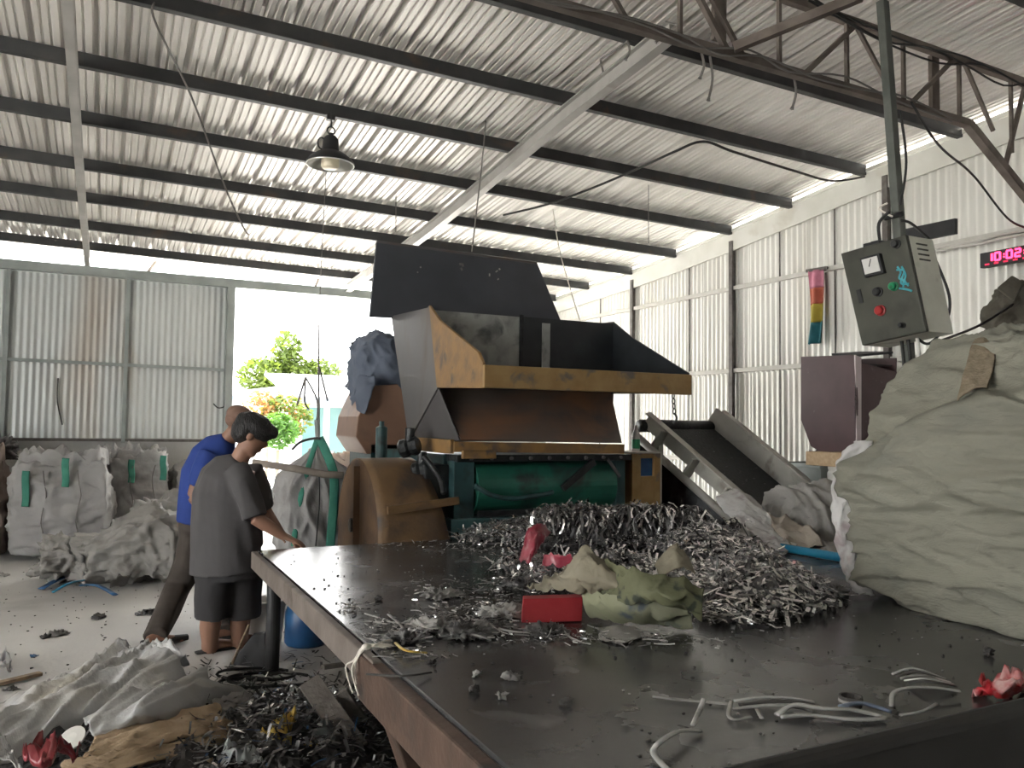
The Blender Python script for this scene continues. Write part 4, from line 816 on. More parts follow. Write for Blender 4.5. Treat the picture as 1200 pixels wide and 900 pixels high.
for pts in ([D(374, 512, 7.35), D(373, 380, 7.35)], [D(358, 442, 7.35), D(372, 470, 7.35), D(371, 495, 7.35)], [D(358, 442, 7.35), D(348, 475, 7.35)], [D(358, 442, 7.35), D(357, 470, 7.35), D(362, 480, 7.35)], [D(374, 430, 7.35), D(384, 470, 7.35)]):
    G().tube(crom(pts, 4), .009, 6).build('wire_arm', M_wireg, t)
G().tube(crom([D(372, 514, 7.36), D(371, 492, 7.36)], 4), .02, 8).build('swivel', M_frame, t)
o = G().tube([D(296, 542, 7.0), D(345, 549, 7.05), D(380, 556, 7.05), D(402, 557, 7.05)], .032, 10).build('timber_pole', mat('grey_pole', (.22, .19, .16), (.3, .26, .22), rough=.8, scale=8), smooth=True); tag(o, 'grey-brown horizontal pole across the doorway in front of the hung sack', 'pole')
bulkbag(V((2.55, 9.6, 0)), (.42, .4, .55), M_sackB, 'beige bulk bag in the sunlit doorway beside the machine guard', (), 11, rim=True)

# ================================================================== PEOPLE
def person(name, base, label, skin):
    t = thing(name, base, label, 'person'); return t
ZU = V((0, 0, 1))
def headframe(fwd):
    f_ = fwd.normalized(); l_ = ZU.cross(f_).normalized(); u_ = f_.cross(l_).normalized(); return f_, l_, u_
def head(g, c, fwd):
    f_, l_, u_ = headframe(fwd); m = Matrix((f_, l_, u_)).transposed()
    g.ell(c+u_*.03-f_*.01, (.097, .077, .092), m); g.ell(c-u_*.035+f_*.022, (.072, .062, .085), m)
    g.ell(c-u_*.098+f_*.052, (.032, .034, .026), m)                    # chin
    g.tube([c+u_*.018+f_*.088, c-u_*.012+f_*.108, c-u_*.028+f_*.098], [.012, .016, .014], 8)   # nose
    g.tube([c-u_*.062+f_*.084-l_*.022, c-u_*.060+f_*.092, c-u_*.062+f_*.084+l_*.022], [.008, .011, .008], 8)   # mouth
    g.ell(c+u_*.036+f_*.080, (.018, .05, .010), m)                       # brow
    for s in (-1, 1): g.ell(c+l_*(.078*s)-u_*.005-f_*.012, (.022, .012, .033), m)
    return f_, l_, u_
def eyes(c, fwd, parent):
    f_, l_, u_ = headframe(fwd)
    for s in (-1, 1): G().ell(c+f_*.085+l_*(.030*s)+u_*.014, (.008, .012, .008), Matrix((f_, l_, u_)).transposed(), 10, 6).build('eye', M_black, parent, smooth=True)
def hand(g, w, d, side, curl=.5, spread=V((0, 0, -1))):
    # palm and five fingers from wrist w along d; side = towards the thumb, spread = palm-down direction
    d = d.normalized(); side = (side-d*side.dot(d)).normalized(); dn = spread
    g.tube([w, w+d*.045, w+d*.088], [.026, .040, .038], 10, rb=[.02, .017, .014], upv=dn)
    for k, (o, ln) in enumerate(((.030, .068), (.010, .078), (-.011, .073), (-.031, .058))):
        a = w+d*.082+side*o; b = a+d*ln*.5+dn*ln*.10*curl*2; c = b+d*ln*.28+dn*ln*.30*curl*2; e = c+d*ln*.1+dn*ln*.3*curl*2
        g.tube([a, b, c, e], [.0095, .009, .0085, .007], 7)
    a = w+d*.02+side*.028; g.tube([a, a+d*.028+side*.028+dn*.008, a+d*.062+side*.034+dn*.02], [.014, .011, .009], 7)

# ---- person in the charcoal T-shirt
d0 = 5.2
def q1(x, y, dd=0): return D(x, y, d0+dd)
base = atZ(262, 770, 0)
P1 = thing('person', base, 'person in charcoal T-shirt and dark shorts reaching onto the table', 'person')
sc = d0/FP
hc = q1(295, 511, .0); fw = CR*.86+CF*.30-ZU*.52
g = G(); head(g, hc, fw)
g.tube([q1(290, 520), q1(281, 538), q1(275, 552)], [.055, .06, .085], 12)
g.tube([q1(272, 548), q1(264, 590), q1(266, 640), q1(268, 668)], [.15, .17, .16, .17], 16, rb=[.10, .13, .12, .13], upv=CF)
# legs: near (left in the picture) and far
g.tube([q1(254, 668, -.02), q1(250, 712, -.05), q1(246, 735, -.02), q1(246, 768, .02)], [.095, .072, .066, .042], 14)
g.tube([q1(283, 668, .08), q1(283, 712, .08), q1(281, 735, .10), q1(281, 764, .14)], [.095, .07, .064, .040], 14)
for px, py, dd in ((246, 770, .02), (281, 766, .14)):
    a = q1(px, py, dd); a.z = .045; fdir = V((.9, .25, 0)).normalized()
    g.tube([a-fdir*.05, a+fdir*.05+V((0, 0, -.005)), a+fdir*.17+V((0, 0, -.02)), a+fdir*.20+V((0, 0, -.025))], [.036, .042, .044, .02], 10, rb=[.04, .035, .022, .014], upv=(0, 0, 1))
# near arm to the table, far arm folded in front
sh, el, wr_ = q1(283, 556, -.12), q1(298, 606, -.16), q1(333, 629, -.10)
g.tube([sh, sh.lerp(el, .5), el], [.045, .046, .044], 12); g.tube([el, el.lerp(wr_, .35), wr_], [.045, .044, .028], 12)
hand(g, wr_, q1(352, 636, -.08)-wr_, CF, .45)
sh2, el2, wr2 = q1(296, 556, .2), q1(312, 600, .25), q1(330, 626, .12)
g.tube([sh2, el2], [.052, .042], 12); g.tube([el2, wr2], [.042, .028], 12); hand(g, wr2, q1(346, 634, .08)-wr2, -CF, .45)
bd = remesh(g.build('body', M_skin, P1, smooth=True), .0085, 3); eyes(hc, fw, bd)
# hair: thick black mop with a fringe
f_, l_, u_ = headframe(fw); m3 = Matrix((f_, l_, u_)).transposed(); g = G()
g.ell(hc+u_*.060-f_*.012, (.128, .098, .085), m3, 32, 20); g.ell(hc+u_*.015-f_*.062, (.075, .090, .090), m3, 28, 16); g.ell(hc+u_*.075+f_*.075, (.062, .075, .045), m3, 28, 14)
g.v = [tuple(V(p)+V(p).normalized()*0+(V(p)-hc).normalized()*(.012*ridge(V(p)*16, 2))) for p in g.v]
remesh(g.build('hair', M_hair, P1, smooth=True), .009, 2)
# shirt
g = G()
g.tube([q1(281, 539), q1(275, 547), q1(270, 558), q1(265, 580), q1(264, 615), q1(265, 645), q1(266, 669)],
       [.070, .135, .185, .210, .215, .222, .232], 26, rb=[.07, .11, .15, .17, .17, .18, .185], upv=CF)
g.tube([q1(276, 550, -.08), q1(285, 566, -.13), q1(294, 590, -.15), q1(299, 606, -.16)], [.08, .088, .084, .080], 16)
g.tube([q1(292, 550, .14), q1(302, 575, .22), q1(308, 596, .25)], [.085, .085, .078], 16)
g.tube([q1(283, 590, -.02), q1(285, 640, .0)], [.12, .13], 16)
g.v = [tuple(V(p)-CF*(.016*crease(V((p[0]*4, p[1]*4, p[2]*5+p[0]*3)), 2))+CR*(.018*crease(V((p[0]*5+3, p[1]*5, p[2]*4-p[0]*4)), 2)-.006)*sstep(.80, .92, p[2])) for p in g.v]
remesh(g.build('t_shirt', M_tee, P1, smooth=True), .011, 3)
g = G()
g.tube([q1(267, 655), q1(267, 676)], [.215, .215], 22, rb=[.165, .17], upv=CF)
g.tube([q1(254, 668, -.04), q1(250, 700, -.05), q1(249, 722, -.04)], [.125, .118, .115], 18)
g.tube([q1(283, 668, .06), q1(284, 700, .07), q1(284, 723, .07)], [.122, .115, .115], 18)
g.v = [tuple(V(p)+CR*(.022*crease(V((p[0]*6, p[1]*6, p[2]*3)), 2)-.006)) for p in g.v]
remesh(g.build('shorts', M_short, P1, smooth=True), .011, 4)
for px, py, dd in ((246, 770, .02), (281, 766, .14)):
    a = q1(px, py, dd); a.z = .008; fdir = V((.9, .25, 0)).normalized()
    G().tube([a-fdir*.09, a-fdir*.03, a+fdir*.12, a+fdir*.22], [.03, .045, .052, .025], 14, rb=.010, upv=(0, 0, 1)).build('sandal', M_sandal, P1, smooth=True)
# ---- person in blue behind
d1 = 5.95
def q2(x, y, dd=0): return D(x, y, d1+dd)
base = atZ(200, 745, 0)
P2 = thing('person', V((base.x, base.y, 0)), 'person in blue shirt and dark trousers leaning forward, partly hidden', 'person')
hc = q2(280, 497); fw = CR*.80+CF*.35-ZU*.55
g = G(); head(g, hc, fw)
g.tube([q2(275, 505), q2(264, 518), q2(256, 530)], [.055, .06, .08], 12)
g.tube([q2(254, 530), q2(243, 560), q2(236, 595), q2(234, 618)], [.14, .16, .15, .16], 16, rb=[.1, .13, .12, .13], upv=CF)
kn, an = q2(208, 690, -.02), atZ(181, 748, .06)
g.tube([q2(230, 622, -.04), kn, an], [.09, .062, .04], 14)
an2 = atZ(262, 742, .06); g.tube([q2(242, 622, .1), q2(258, 690, .1), an2], [.09, .062, .04], 14)
for a0 in (an, an2):
    a = V((a0.x, a0.y, .045)); fdir = V((.9, .3, 0)).normalized()
    g.tube([a-fdir*.05, a+fdir*.05, a+fdir*.17+V((0, 0, -.02)), a+fdir*.2+V((0, 0, -.025))], [.036, .042, .044, .02], 10, rb=[.04, .035, .022, .014], upv=(0, 0, 1))
sh, el, wr_ = q2(240, 540, -.16), q2(226, 582, -.18), q2(250, 612, -.22)
g.tube([sh, el], [.055, .044], 12); g.tube([el, wr_], [.044, .03], 12); hand(g, wr_, q2(268, 622, -.2)-wr_, CF, .4)
sh, el, wr_ = q2(262, 540, .18), q2(285, 585, .22), q2(312, 615, .1)
g.tube([sh, el], [.055, .044], 12); g.tube([el, wr_], [.044, .03], 12); hand(g, wr_, q2(328, 625, .1)-wr_, CF, .4)
bd = remesh(g.build('body', M_skind, P2, smooth=True), .0095, 3); eyes(hc, fw, bd)
f_, l_, u_ = headframe(fw); m3 = Matrix((f_, l_, u_)).transposed(); g = G()
g.ell(hc+u_*.052-f_*.016, (.112, .092, .080), m3, 28, 18); g.ell(hc+u_*.01-f_*.05, (.062, .082, .06), m3, 28, 14); g.tube([hc+u_*.055+f_*.07, hc+u_*.045+f_*.15], [.06, .05], 14, rb=[.012, .006], upv=u_)
remesh(g.build('cap', M_hairb, P2, smooth=True), .009, 2)
g = G()
g.tube([q2(266, 514), q2(260, 522), q2(252, 534), q2(244, 556), q2(238, 585), q2(234, 612)], [.065, .12, .165, .185, .175, .17], 28, rb=[.07, .11, .15, .165, .16, .165], upv=CF)
g.tube([q2(248, 532, -.12), q2(238, 550, -.17), q2(231, 570, -.18)], [.085, .088, .08], 16)
g.tube([q2(262, 532, .14), q2(275, 560, .2)], [.085, .08], 16)
g.tube([q2(226, 595, -.02), q2(222, 612, -.02)], [.09, .085], 14)
g.v = [tuple(V(p)+CR*(.03*crease(V((p[0]*5, p[1]*5, p[2]*4+p[0]*4)), 2)-.01)) for p in g.v]
remesh(g.build('blue_shirt', M_bluet, P2, smooth=True), .011, 4)
g = G()
g.tube([q2(234, 602), q2(236, 630)], [.155, .16], 20, rb=[.14, .15], upv=CF)
g.tube([q2(229, 622, -.04), q2(220, 660, -.03), kn, kn.lerp(an, .5), an+V((0, 0, .0))], [.125, .11, .092, .08, .072], 16)
g.tube([q2(243, 622, .1), q2(258, 690, .1), an2+V((0, 0, .0))], [.12, .09, .072], 16)
g.v = [tuple(V(p)+CR*(.028*crease(V((p[0]*6, p[1]*6, p[2]*7)), 2)-.008)) for p in g.v]
remesh(g.build('trousers', M_trous, P2, smooth=True), .011, 3)
for a0 in (an, an2):
    a = V((a0.x, a0.y, .03)); fdir = V((.9, .3, 0)).normalized()
    G().tube([a-fdir*.08, a-fdir*.02, a+fdir*.12, a+fdir*.22], [.035, .048, .052, .025], 14, rb=[.03, .03, .028, .02], upv=(0, 0, 1)).build('shoe', M_sandal, P2, smooth=True)

# ================================================================== OUTSIDE THE DOORWAY
def leaves(name, blobs, n, size, material, parent=None, seed=1):
    r = random.Random(seed); g = G()
    for c, rad, k in blobs:
        for _ in range(int(n*k)):
            while True:
                p = V((r.uniform(-1, 1), r.uniform(-1, 1), r.uniform(-1, 1)))
                if .15 < p.length < 1: break
            p = V(c)+V((p.x*rad[0], p.y*rad[1], p.z*rad[2])); a = V((r.uniform(-1, 1), r.uniform(-1, 1), r.uniform(-.6, .6))).normalized(); b = a.cross(V((r.uniform(-1, 1), r.uniform(-1, 1), r.uniform(-1, 1)))).normalized(); s = size*r.uniform(.6, 1.3)
            g.add([p-a*s, p+b*s*.45, p+a*s, p-b*s*.45], [(0, 1, 2, 3)])
    o = g.build(name, material, parent); o['kind'] = 'stuff'; return o
tc = atY(335, 440, 28)
t = thing('yard_tree', (tc.x, 28, -.14), 'bright yellow-green leafy tree seen through the doorway', 'tree')
G().tube(crom([(tc.x, 28, -.14), (tc.x+.1, 28, 1.2), (tc.x-.05, 28.1, 2.6), (tc.x, 28, 3.6)], 5), [.14]*8+[.1]*4+[.05]*4, 8).build('trunk', M_bark, t, smooth=True)
for k, (x, z) in enumerate(((-.9, 3.0), (.7, 2.9), (.2, 3.8))):
    G().tube([(tc.x, 28, 1.9), (tc.x+x*.5, 28, 2.4), (tc.x+x, 28, z)], [.06, .04, .02], 6).build('branch', M_bark, t)
leaves('crown', [(atY(336, 412, 28), (.5, .6, .75), .5), (atY(310, 442, 28), (.9, .7, .7), .8), (atY(345, 440, 28), (.9, .7, .65), .7), (atY(375, 436, 28), (.8, .6, .5), .4), (atY(325, 460, 28), (.95, .7, .5), .6)], 900, .13, M_leaf, t, 3)
bc = atY(326, 505, 17)
t = thing('garden_bush', (bc.x, 17, -.14), 'rounded green bush in the yard beyond the doorway', 'bush')
G().tube([(bc.x, 17, -.14), (bc.x, 17, .9)], .04, 6).build('stem', M_bark, t)
leaves('foliage', [(bc, (.42, .4, .38), 1)], 900, .07, M_leafb, t, 5)
fc = atY(318, 478, 18)
t = thing('flowering_shrub', (fc.x, 18.4, -.14), 'orange and yellow flowering shrub behind the green bush', 'shrub')
G().tube([(fc.x, 18.4, -.14), (fc.x, 18.4, 1.5)], .04, 6).build('stem', M_bark, t)
leaves('foliage', [(atY(335, 488, 18.4), (.6, .4, .5), 1)], 700, .08, M_leaf, t, 6)
leaves('blossom', [(atY(305, 478, 18.4), (.4, .35, .4), .6), (atY(335, 485, 18.4), (.6, .35, .5), .4)], 500, .07, M_leafo, t, 7)
hx0, hx1 = atY(350, 470, 21).x, 14
t = thing('yard_house', ((hx0+hx1)/2, 22, -.14), 'low white house with teal panes across the yard', 'house')
zt = atY(400, 471, 21).z; zrf = atY(400, 446, 21.5).z
G().bb(hx0, hx1, 21.4, 25, -.14, zt).build('wall', M_house, t)
G().plate([(hx0-2.2, 20.4, zt+.02), (hx1, 20.4, zt+.02), (hx1, 25, zrf+.25), (hx0-.2, 25, zrf+.25), (hx0-.2, 22.5, zt+.35)], V((0, 0, .08))).build('roof', M_hroof, t)
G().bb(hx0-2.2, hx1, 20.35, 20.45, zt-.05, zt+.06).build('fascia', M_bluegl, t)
x = hx0+.15
for i in range(9):
    w = G().bb(x, x+.62, 21.36, 21.41, .35, zt-.12).build('window', M_frame, t); G().bb(x+.04, x+.58, 21.34, 21.365, .4, zt-.16).build('pane', M_tealgl, w); x += .72
G().bb(hx0-.2, hx0-.05, 20.4, 20.55, -.14, zt).build('porch_post', M_house, t)
wx = atY(284, 450, 31).x
o = G().bb(-14, wx+1.2, 31, 31.3, -.14, 2.6).build('boundary_wall', M_house); tag(o, 'pale boundary wall beyond the yard tree', 'wall')
# parked motorbike-like clutter reads as a few small shapes
for i, (px, py, m, lab) in enumerate(((333, 516, M_bluep, 'parked motorcycle with blue body across the yard'), (312, 520, M_frame, 'parked grey motorcycle under the green bush'))):
    c = atY(px, py, 15.5); c.x += (.6 if i == 0 else -.75); t = thing('motorcycle', (c.x, 15.5, -.14), lab, 'motorcycle', 'motorcycles in the yard')
    for s in (-1, 1):
        w = G().tube([V((c.x+s*.5, 15.5, .16))+V((.27*math.cos(a), 0, .27*math.sin(a))) for a in [k*math.pi/8 for k in range(17)]], .05, 8).build('wheel', M_black, t, smooth=True)
        G().lathe([(.05, -.05), (.05, .05)], (c.x+s*.5, 15.5, .16), 10, (0, 1, 0)).build('hub', M_frame, w)
    G().tube(crom([(c.x-.5, 15.5, .4), (c.x-.2, 15.5, .5), (c.x+.1, 15.5, .42), (c.x+.35, 15.5, .75)], 5), .1, 10).build('body', m, t, smooth=True)
    G().tube(crom([(c.x-.6, 15.5, .62), (c.x-.2, 15.5, .62), (c.x, 15.5, .58)], 5), .08, 10, rb=.05, upv=(0, 0, 1)).build('seat', M_black, t, smooth=True)
    G().tube([(c.x+.5, 15.5, .16), (c.x+.33, 15.5, .8), (c.x+.28, 15.5, .9)], .03, 8).build('fork', M_frame, t); G().tube([(c.x+.28, 15.2, .92), (c.x+.28, 15.8, .92)], .02, 8).build('handlebar', M_black, t)
# ================================================================== SCRAP ON THE TABLE
BL = []     # mound of shredded foil: (x, y, height, rx, ry)
for px, py, z, h, rx, ry in ((570, 622, .78, .10, .22, .22), (625, 620, .80, .15, .26, .24), (690, 612, .85, .22, .25, .25), (770, 600, .9, .24, .26, .26), (830, 612, .9, .24, .26, .26), (880, 640, .9, .22, .24, .26), (900, 668, .85, .20, .2, .2), (870, 690, .8, .17, .2, .2), (905, 700, .76, .09, .2, .16), (740, 650, .85, .14, .25, .22), (690, 660, .8, .10, .25, .22), (850, 725, .74, .05, .15, .12), (650, 600, .9, .12, .25, .2), (720, 590, .95, .2, .3, .22), (618, 650, .80, .11, .17, .16), (655, 665, .80, .09, .18, .14)):
    p = atZ(px, py, z); BL.append((p.x, p.y, h, rx, ry))
def hmound(x, y): 
    s = 0
    for a, b, h, rx, ry in BL: s = max(s, 0)+h*math.exp(-((x-a)/rx)**2-((y-b)/ry)**2)*.62
    return s
x0, x1, y0, y1 = 1.3, 4.0, 2.25, 5.2
pile = thing('scrap_pile', (2.9, 3.8, TZ), 'heap of shredded silver foil strips on the table', 'scrap pile')
def mf(u, v):
    x, y = x0+(x1-x0)*u, y0+(y1-y0)*v; h = hmound(x, y); q = V((x, y, 0))
    return V((x, y, TZ-.03+max(0, h-.012)*(.9+.2*noise.noise(q*9))+.03*ridge(q*16, 2)*sstep(.02, .12, h)))
o = G().grid(mf, 90, 90).build('mound_core', M_foild, pile, smooth=False); o['kind'] = 'stuff'
gs = [G(), G(), G()]; cnt = 0; RR = random.Random(11)
while cnt < 17000:
    x, y = RR.uniform(x0, x1-.06), RR.uniform(y0, y1-.15); h = hmound(x, y)
    if h < .02 or RR.random() > .25+h*4.2: continue
    if x > 3.85 or y > 5.03: continue
    cnt += 1; n = V((-(hmound(x+.02, y)-h)/.02, -(hmound(x, y+.02)-h)/.02, 1)).normalized()
    d = V((RR.gauss(0, 1), RR.gauss(0, 1), RR.gauss(0, .45))); d = (d-n*d.dot(n)*.9)
    k = RR.random(); ln = RR.uniform(.02, .065) if RR.random() < .85 else RR.uniform(.07, .14)
    ribbon(gs[0 if k < .55 else (1 if k < .88 else 2)], V((x, y, TZ+h*RR.uniform(.92, 1.02)+RR.uniform(.0, .035))), d, n, ln, RR.uniform(.006, .017), RR.uniform(-2.4, 1.0), 4)
for i, (g, m) in enumerate(zip(gs, (M_foil, M_foild, M_foill))):
    o = g.build('shredded_strips', m, pile, smooth=False); o['kind'] = 'stuff'
# coiled bundles of strip along the back of the heap
for i, (px, py, dp, r) in enumerate(((690, 612, 5.2, .12), (735, 605, 5.3, .11), (775, 607, 5.35, .12), (810, 605, 5.4, .10), (648, 608, 5.2, .12), (845, 618, 5.3, .09))):
    c = D(px, py, dp); g = G()
    for k in range(60):
        yw = RR.gauss(0, .55); cd = (CR*math.cos(yw)+V((.449, .893, 0))*math.sin(yw)); cn = V((.449, .893, 0))*math.cos(yw)-CR*math.sin(yw)
        a0 = RR.uniform(2.4, 3.4); pts = []; off = RR.gauss(0, .06); rr = r*RR.uniform(.6, 1.1)
        for s in range(9):
            a = a0-s*.36; pts.append(c+cd*(off+.02*math.sin(s+k))-cn*math.cos(a)*rr+V((0, 0, math.sin(a)*rr-.03-.03*(k % 3))))
        w = RR.uniform(.004, .009); vs = []
        for p in pts: vs += [p-cd*w, p+cd*w]
        g.add(vs, [(2*j, 2*j+1, 2*j+3, 2*j+2) for j in range(8)])
    o = g.build('foil_bundle', M_foil)
    for m_ in (M_foild, M_dirt): o.data.materials.append(m_)
    o.data.polygons.foreach_set('material_index', [(0, 1, 1, 2, 0, 2)[(k//8)*7 % 6] for k in range(len(o.data.polygons))])
    tag(o, ['coiled bundle of foil strip left of the pile crest', 'coiled foil bundle behind the middle of the scrap pile', 'tall coiled foil bundle at the crest of the scrap pile', 'coiled foil bundle right of the pile crest', 'leftmost coiled foil bundle behind the crimson wrapper', 'rightmost coiled foil bundle below the conveyor foot'][i], 'foil bundle', 'coiled foil bundles')
# flat spill of fluff and strips towards the left edge of the table
sp = thing('scrap_spill', atZ(500, 730, TZ), 'thin spill of pale strips and fluff left of the red card', 'scrap spill')
gs = [G(), G(), G()]; RR = random.Random(5)
SPL = [((500, 738), (90, 14), 520), ((440, 752), (45, 12), 260), ((560, 722), (60, 14), 420), ((600, 690), (50, 14), 320), ((640, 748), (90, 8), 200), ((520, 690), (60, 12), 120), ((410, 712), (14, 6), 70), ((480, 770), (50, 8), 60), ((560, 645), (40, 6), 160), ((480, 640), (40, 5), 60), ((760, 752), (90, 8), 160), ((900, 730), (30, 8), 60), ((940, 690), (10, 8), 30)]
for (cx_, cy_), (sx, sy), n in SPL:
    for _ in range(n):
        p = atZ(RR.gauss(cx_, sx*.55), RR.gauss(cy_, sy*.6), TZ+.004)
        if not (TX0+.02 < p.x < TX1-.05 and TY0+.05 < p.y < TY1-.03): continue
        k = RR.random(); d = V((RR.gauss(0, 1), RR.gauss(0, 1), .03*RR.random()))
        ribbon(gs[0 if k < .18 else (1 if k < .62 else 2)], p+V((0, 0, RR.uniform(.0, .02))), d, V((RR.gauss(0, 1), RR.gauss(0, 1), .4)), RR.uniform(.010, .032) if k < .93 else RR.uniform(.04, .1), RR.uniform(.002, .006), RR.uniform(-1.2, 1.2), 4)
for g, m in zip(gs, (M_foil, M_dirt, M_foill)):
    o = g.build('loose_strips', m, sp); o['kind'] = 'stuff'
for i, (px, py, sx) in enumerate(((548, 745, .10), (590, 722, .09), (478, 752, .08), (520, 700, .07), (610, 690, .09), (505, 738, .09), (640, 742, .07))):
    o = sackmesh('fluff_clump', atZ(px, py, TZ), (sx, sx*.7, .014), [M_foild, M_foill][i % 2], sp, e=.2, n=20, amp=.022, freq=26, seed=80+i); o['kind'] = 'stuff'
g = G()
for _ in range(420):
    p = V((RR.uniform(TX0+.05, 3.0), RR.uniform(TY0+.1, 4.9), TZ)); s = RR.uniform(.002, .008)
    g.ell(p+V((0, 0, s*.4)), (s, s*RR.uniform(.5, 1), s*.5), None, 5, 4)
o = g.build('grit', M_dirt, sp); o['kind'] = 'stuff'
g = G()
for _ in range(120):
    p = V((RR.uniform(TX0+.05, 3.0), RR.uniform(TY0+.1, 4.9), TZ)); s = RR.uniform(.002, .006)
    g.ell(p+V((0, 0, s*.4)), (s, s*RR.uniform(.5, 1), s*.5), None, 5, 4)
o = g.build('pale_grit', M_foill, sp); o['kind'] = 'stuff'
# single crumbs one can pick out
for i, (px, py, s, m, lab) in enumerate(((443, 704, .022, M_dirt, 'dark crumb alone on the shiny left part of the table'), (558, 793, .020, M_foill, 'pale fluff ball nearest the front left of the table'), (556, 811, .018, M_dirt, 'dark crumb beside a pale fluff tuft on the table'), (601, 797, .026, M_foill, 'pale fluff tuft right of the other fluff on the table'), (588, 818, .022, M_foill, 'small crumpled foil scrap near the table front'), (665, 828, .026, M_dirt, 'dark metal chip in the middle of the table front'), (505, 778, .014, M_dirt, 'tiny dark chip right of the pole-like scrap'), (985, 697, .06, M_foill, 'grey fluff clump at the foot of the big sack'), (1158, 768, .03, M_dirt, 'dark scrap by the base of the big sack'))):
    s *= .62; p = atZ(px, py, TZ); o = sackmesh('crumb', p, (s, s*.8, s*.55), m, e=.2, n=8, amp=s*.9, freq=.9/s, seed=40+i); tag(o, lab, 'scrap')
# red card, crimson wrapper, olive and khaki sacks on the heap
c = [atZ(613, 702, .805), atZ(683, 700, .81), atZ(682, 728, .725), atZ(613, 724, .725)]; c[3] = c[0]+c[2]-c[1]
o = G().plate(c, V((.03, .06, .0))).build('red_card', M_redbox, bevel=.003); tag(o, 'bright red flat card box leaning on the olive sack', 'card box')
def Zq(rows): return [[atZ(a, b, h) for a, b, h in r] for r in rows]
o = patch('crimson_wrapper', Zq([[(620, 622, .96), (632, 617, .98), (646, 622, .95)], [(612, 640, .88), (624, 640, .90), (634, 638, .90)], [(607, 655, .81), (618, 660, .82), (628, 656, .83)]]), M_pink, res=8, amp=.03, freq=12, thick=.003, seed=2); tag(o, 'crumpled crimson wrapper standing on the left of the heap', 'wrapper')
o = patch('crimson_wrapper', Zq([[(638, 650, .88), (655, 648, .90), (668, 650, .90)], [(636, 664, .83), (655, 663, .84), (672, 660, .86)]]), M_pink, res=8, amp=.02, freq=12, thick=.003, seed=5); tag(o, 'flat crimson wrapper scrap above the khaki sack', 'wrapper')
o = patch('khaki_sack', Zq([[(662, 668, .92), (684, 643, 1.0), (700, 652, .98), (722, 664, .94)], [(640, 680, .86), (680, 672, .92), (700, 678, .91), (724, 684, .90)], [(617, 686, .79), (655, 694, .82), (690, 698, .83), (715, 696, .84)]]), M_tan, res=12, amp=.02, freq=7, thick=.004, seed=8); tag(o, 'khaki paper sack tented on the front of the heap', 'sack')
o = patch('olive_sack', Zq([[(706, 654, .97), (745, 668, .96), (785, 676, .95), (826, 690, .92)], [(712, 680, .90), (745, 690, .90), (785, 698, .90), (824, 708, .87)], [(700, 700, .83), (740, 708, .84), (782, 714, .84), (822, 726, .80)]]), M_olive, res=12, amp=.022, freq=6, thick=.004, seed=9); tag(o, 'olive green printed sack spread on the scrap heap', 'sack')
o = patch('sage_sack', Zq([[(682, 694, .83), (720, 696, .86), (760, 700, .86), (800, 706, .85)], [(684, 708, .79), (722, 712, .81), (765, 716, .81), (808, 720, .80)], [(690, 722, .735), (725, 728, .74), (770, 732, .74), (812, 737, .735)]]), clothmat('sage_print', (.20, .21, .13), (.26, .265, .185), tr=.1, c3=(.08, .10, .12), s3=6, t3=(.58, .66), scale=4, bump=.3, bscale=20), res=12, amp=.02, freq=6, thick=.004, seed=10); tag(o, 'pale sage folded sack right of the red card', 'sack')
o = patch('grey_rag', Zq([[(765, 660, .95), (790, 637, 1.02), (800, 645, 1.0)], [(772, 672, .93), (795, 664, .96), (815, 672, .93)]]), M_tan, res=8, amp=.02, freq=7, seed=12); tag(o, 'grey cloth peak among the foil right of the khaki sack', 'cloth')
o = patch('grey_flap', Zq([[(700, 736, .735), (730, 734, .74), (752, 738, .735)], [(702, 749, .726), (728, 753, .73), (754, 746, .726)]]), M_sackG, res=8, amp=.006, freq=9, seed=13); tag(o, 'small grey flap on the table below the sage sack', 'cloth')
# bent rods and strips at the front of the table
def rod(pts, r_, m, lab, nm='bent_rod', cat='rod'):
    r = r_*.8
    return tag(G().tube(crom([atZ(a, b, TZ+h) for a, b, h in pts], 6), r*1.35, 7, rb=r*.7, upv=(0, 0, 1)).build(nm, m, smooth=True), lab, cat)
rod([(820, 856, .01), (795, 857, .03), (773, 870, .03), (766, 882, .015), (778, 898, .01), (790, 905, .01)], .008, M_rod, 'shiny curved steel strip nearest the front lip, at left')
rod([(765, 816, .008), (800, 820, .008), (855, 825, .008)], .006, M_foill, 'thin pale straight rod at the front of the table')
rod([(812, 850, .01), (820, 832, .03), (825, 819, .05)], .007, M_foill, 'short pale stub standing at the end of the straight rod')
for i, (y, x) in enumerate(((818, 860), (823, 866), (828, 858))):
    rod([(x, y+3, .01), (x+35, y-1, .02), (x+70, y, .02), (x+95, y+5, .01)], .007, [M_rod, M_dirt, M_foill][i], ['shiny strip topmost of the dark twisted bunch', 'dark strip in the middle of the twisted bunch', 'pale strip lowest of the dark twisted bunch'][i])
rod([(857, 822, .02), (854, 838, .01), (862, 843, .01), (880, 840, .01)], .006, M_foill, 'small pale hooked strip left of the twisted bunch')
rod([(885, 827, .01), (893, 842, .01)], .006, M_foill, 'tiny pale strip under the twisted bunch')
rod([(910, 838, .01), (930, 826, .03), (965, 830, .03), (1000, 832, .02), (1035, 841, .01), (1000, 843, .01), (950, 838, .012), (915, 840, .01)], .009, M_rod, 'long looped steel strip in front of the big sack')
rod([(985, 828, .02), (1010, 824, .02), (1045, 834, .01)], .009, mat('blue_grey_strip', (.12, .16, .24), (.2, .24, .32), rough=.35, metal=.4, scale=9), 'blue-grey strip lying on the long looped strip')
rod([(1045, 828, .01), (1047, 812, .03), (1065, 806, .035), (1095, 806, .03), (1125, 810, .02)], .007, M_rod, 'arched steel strip at the right front of the table')
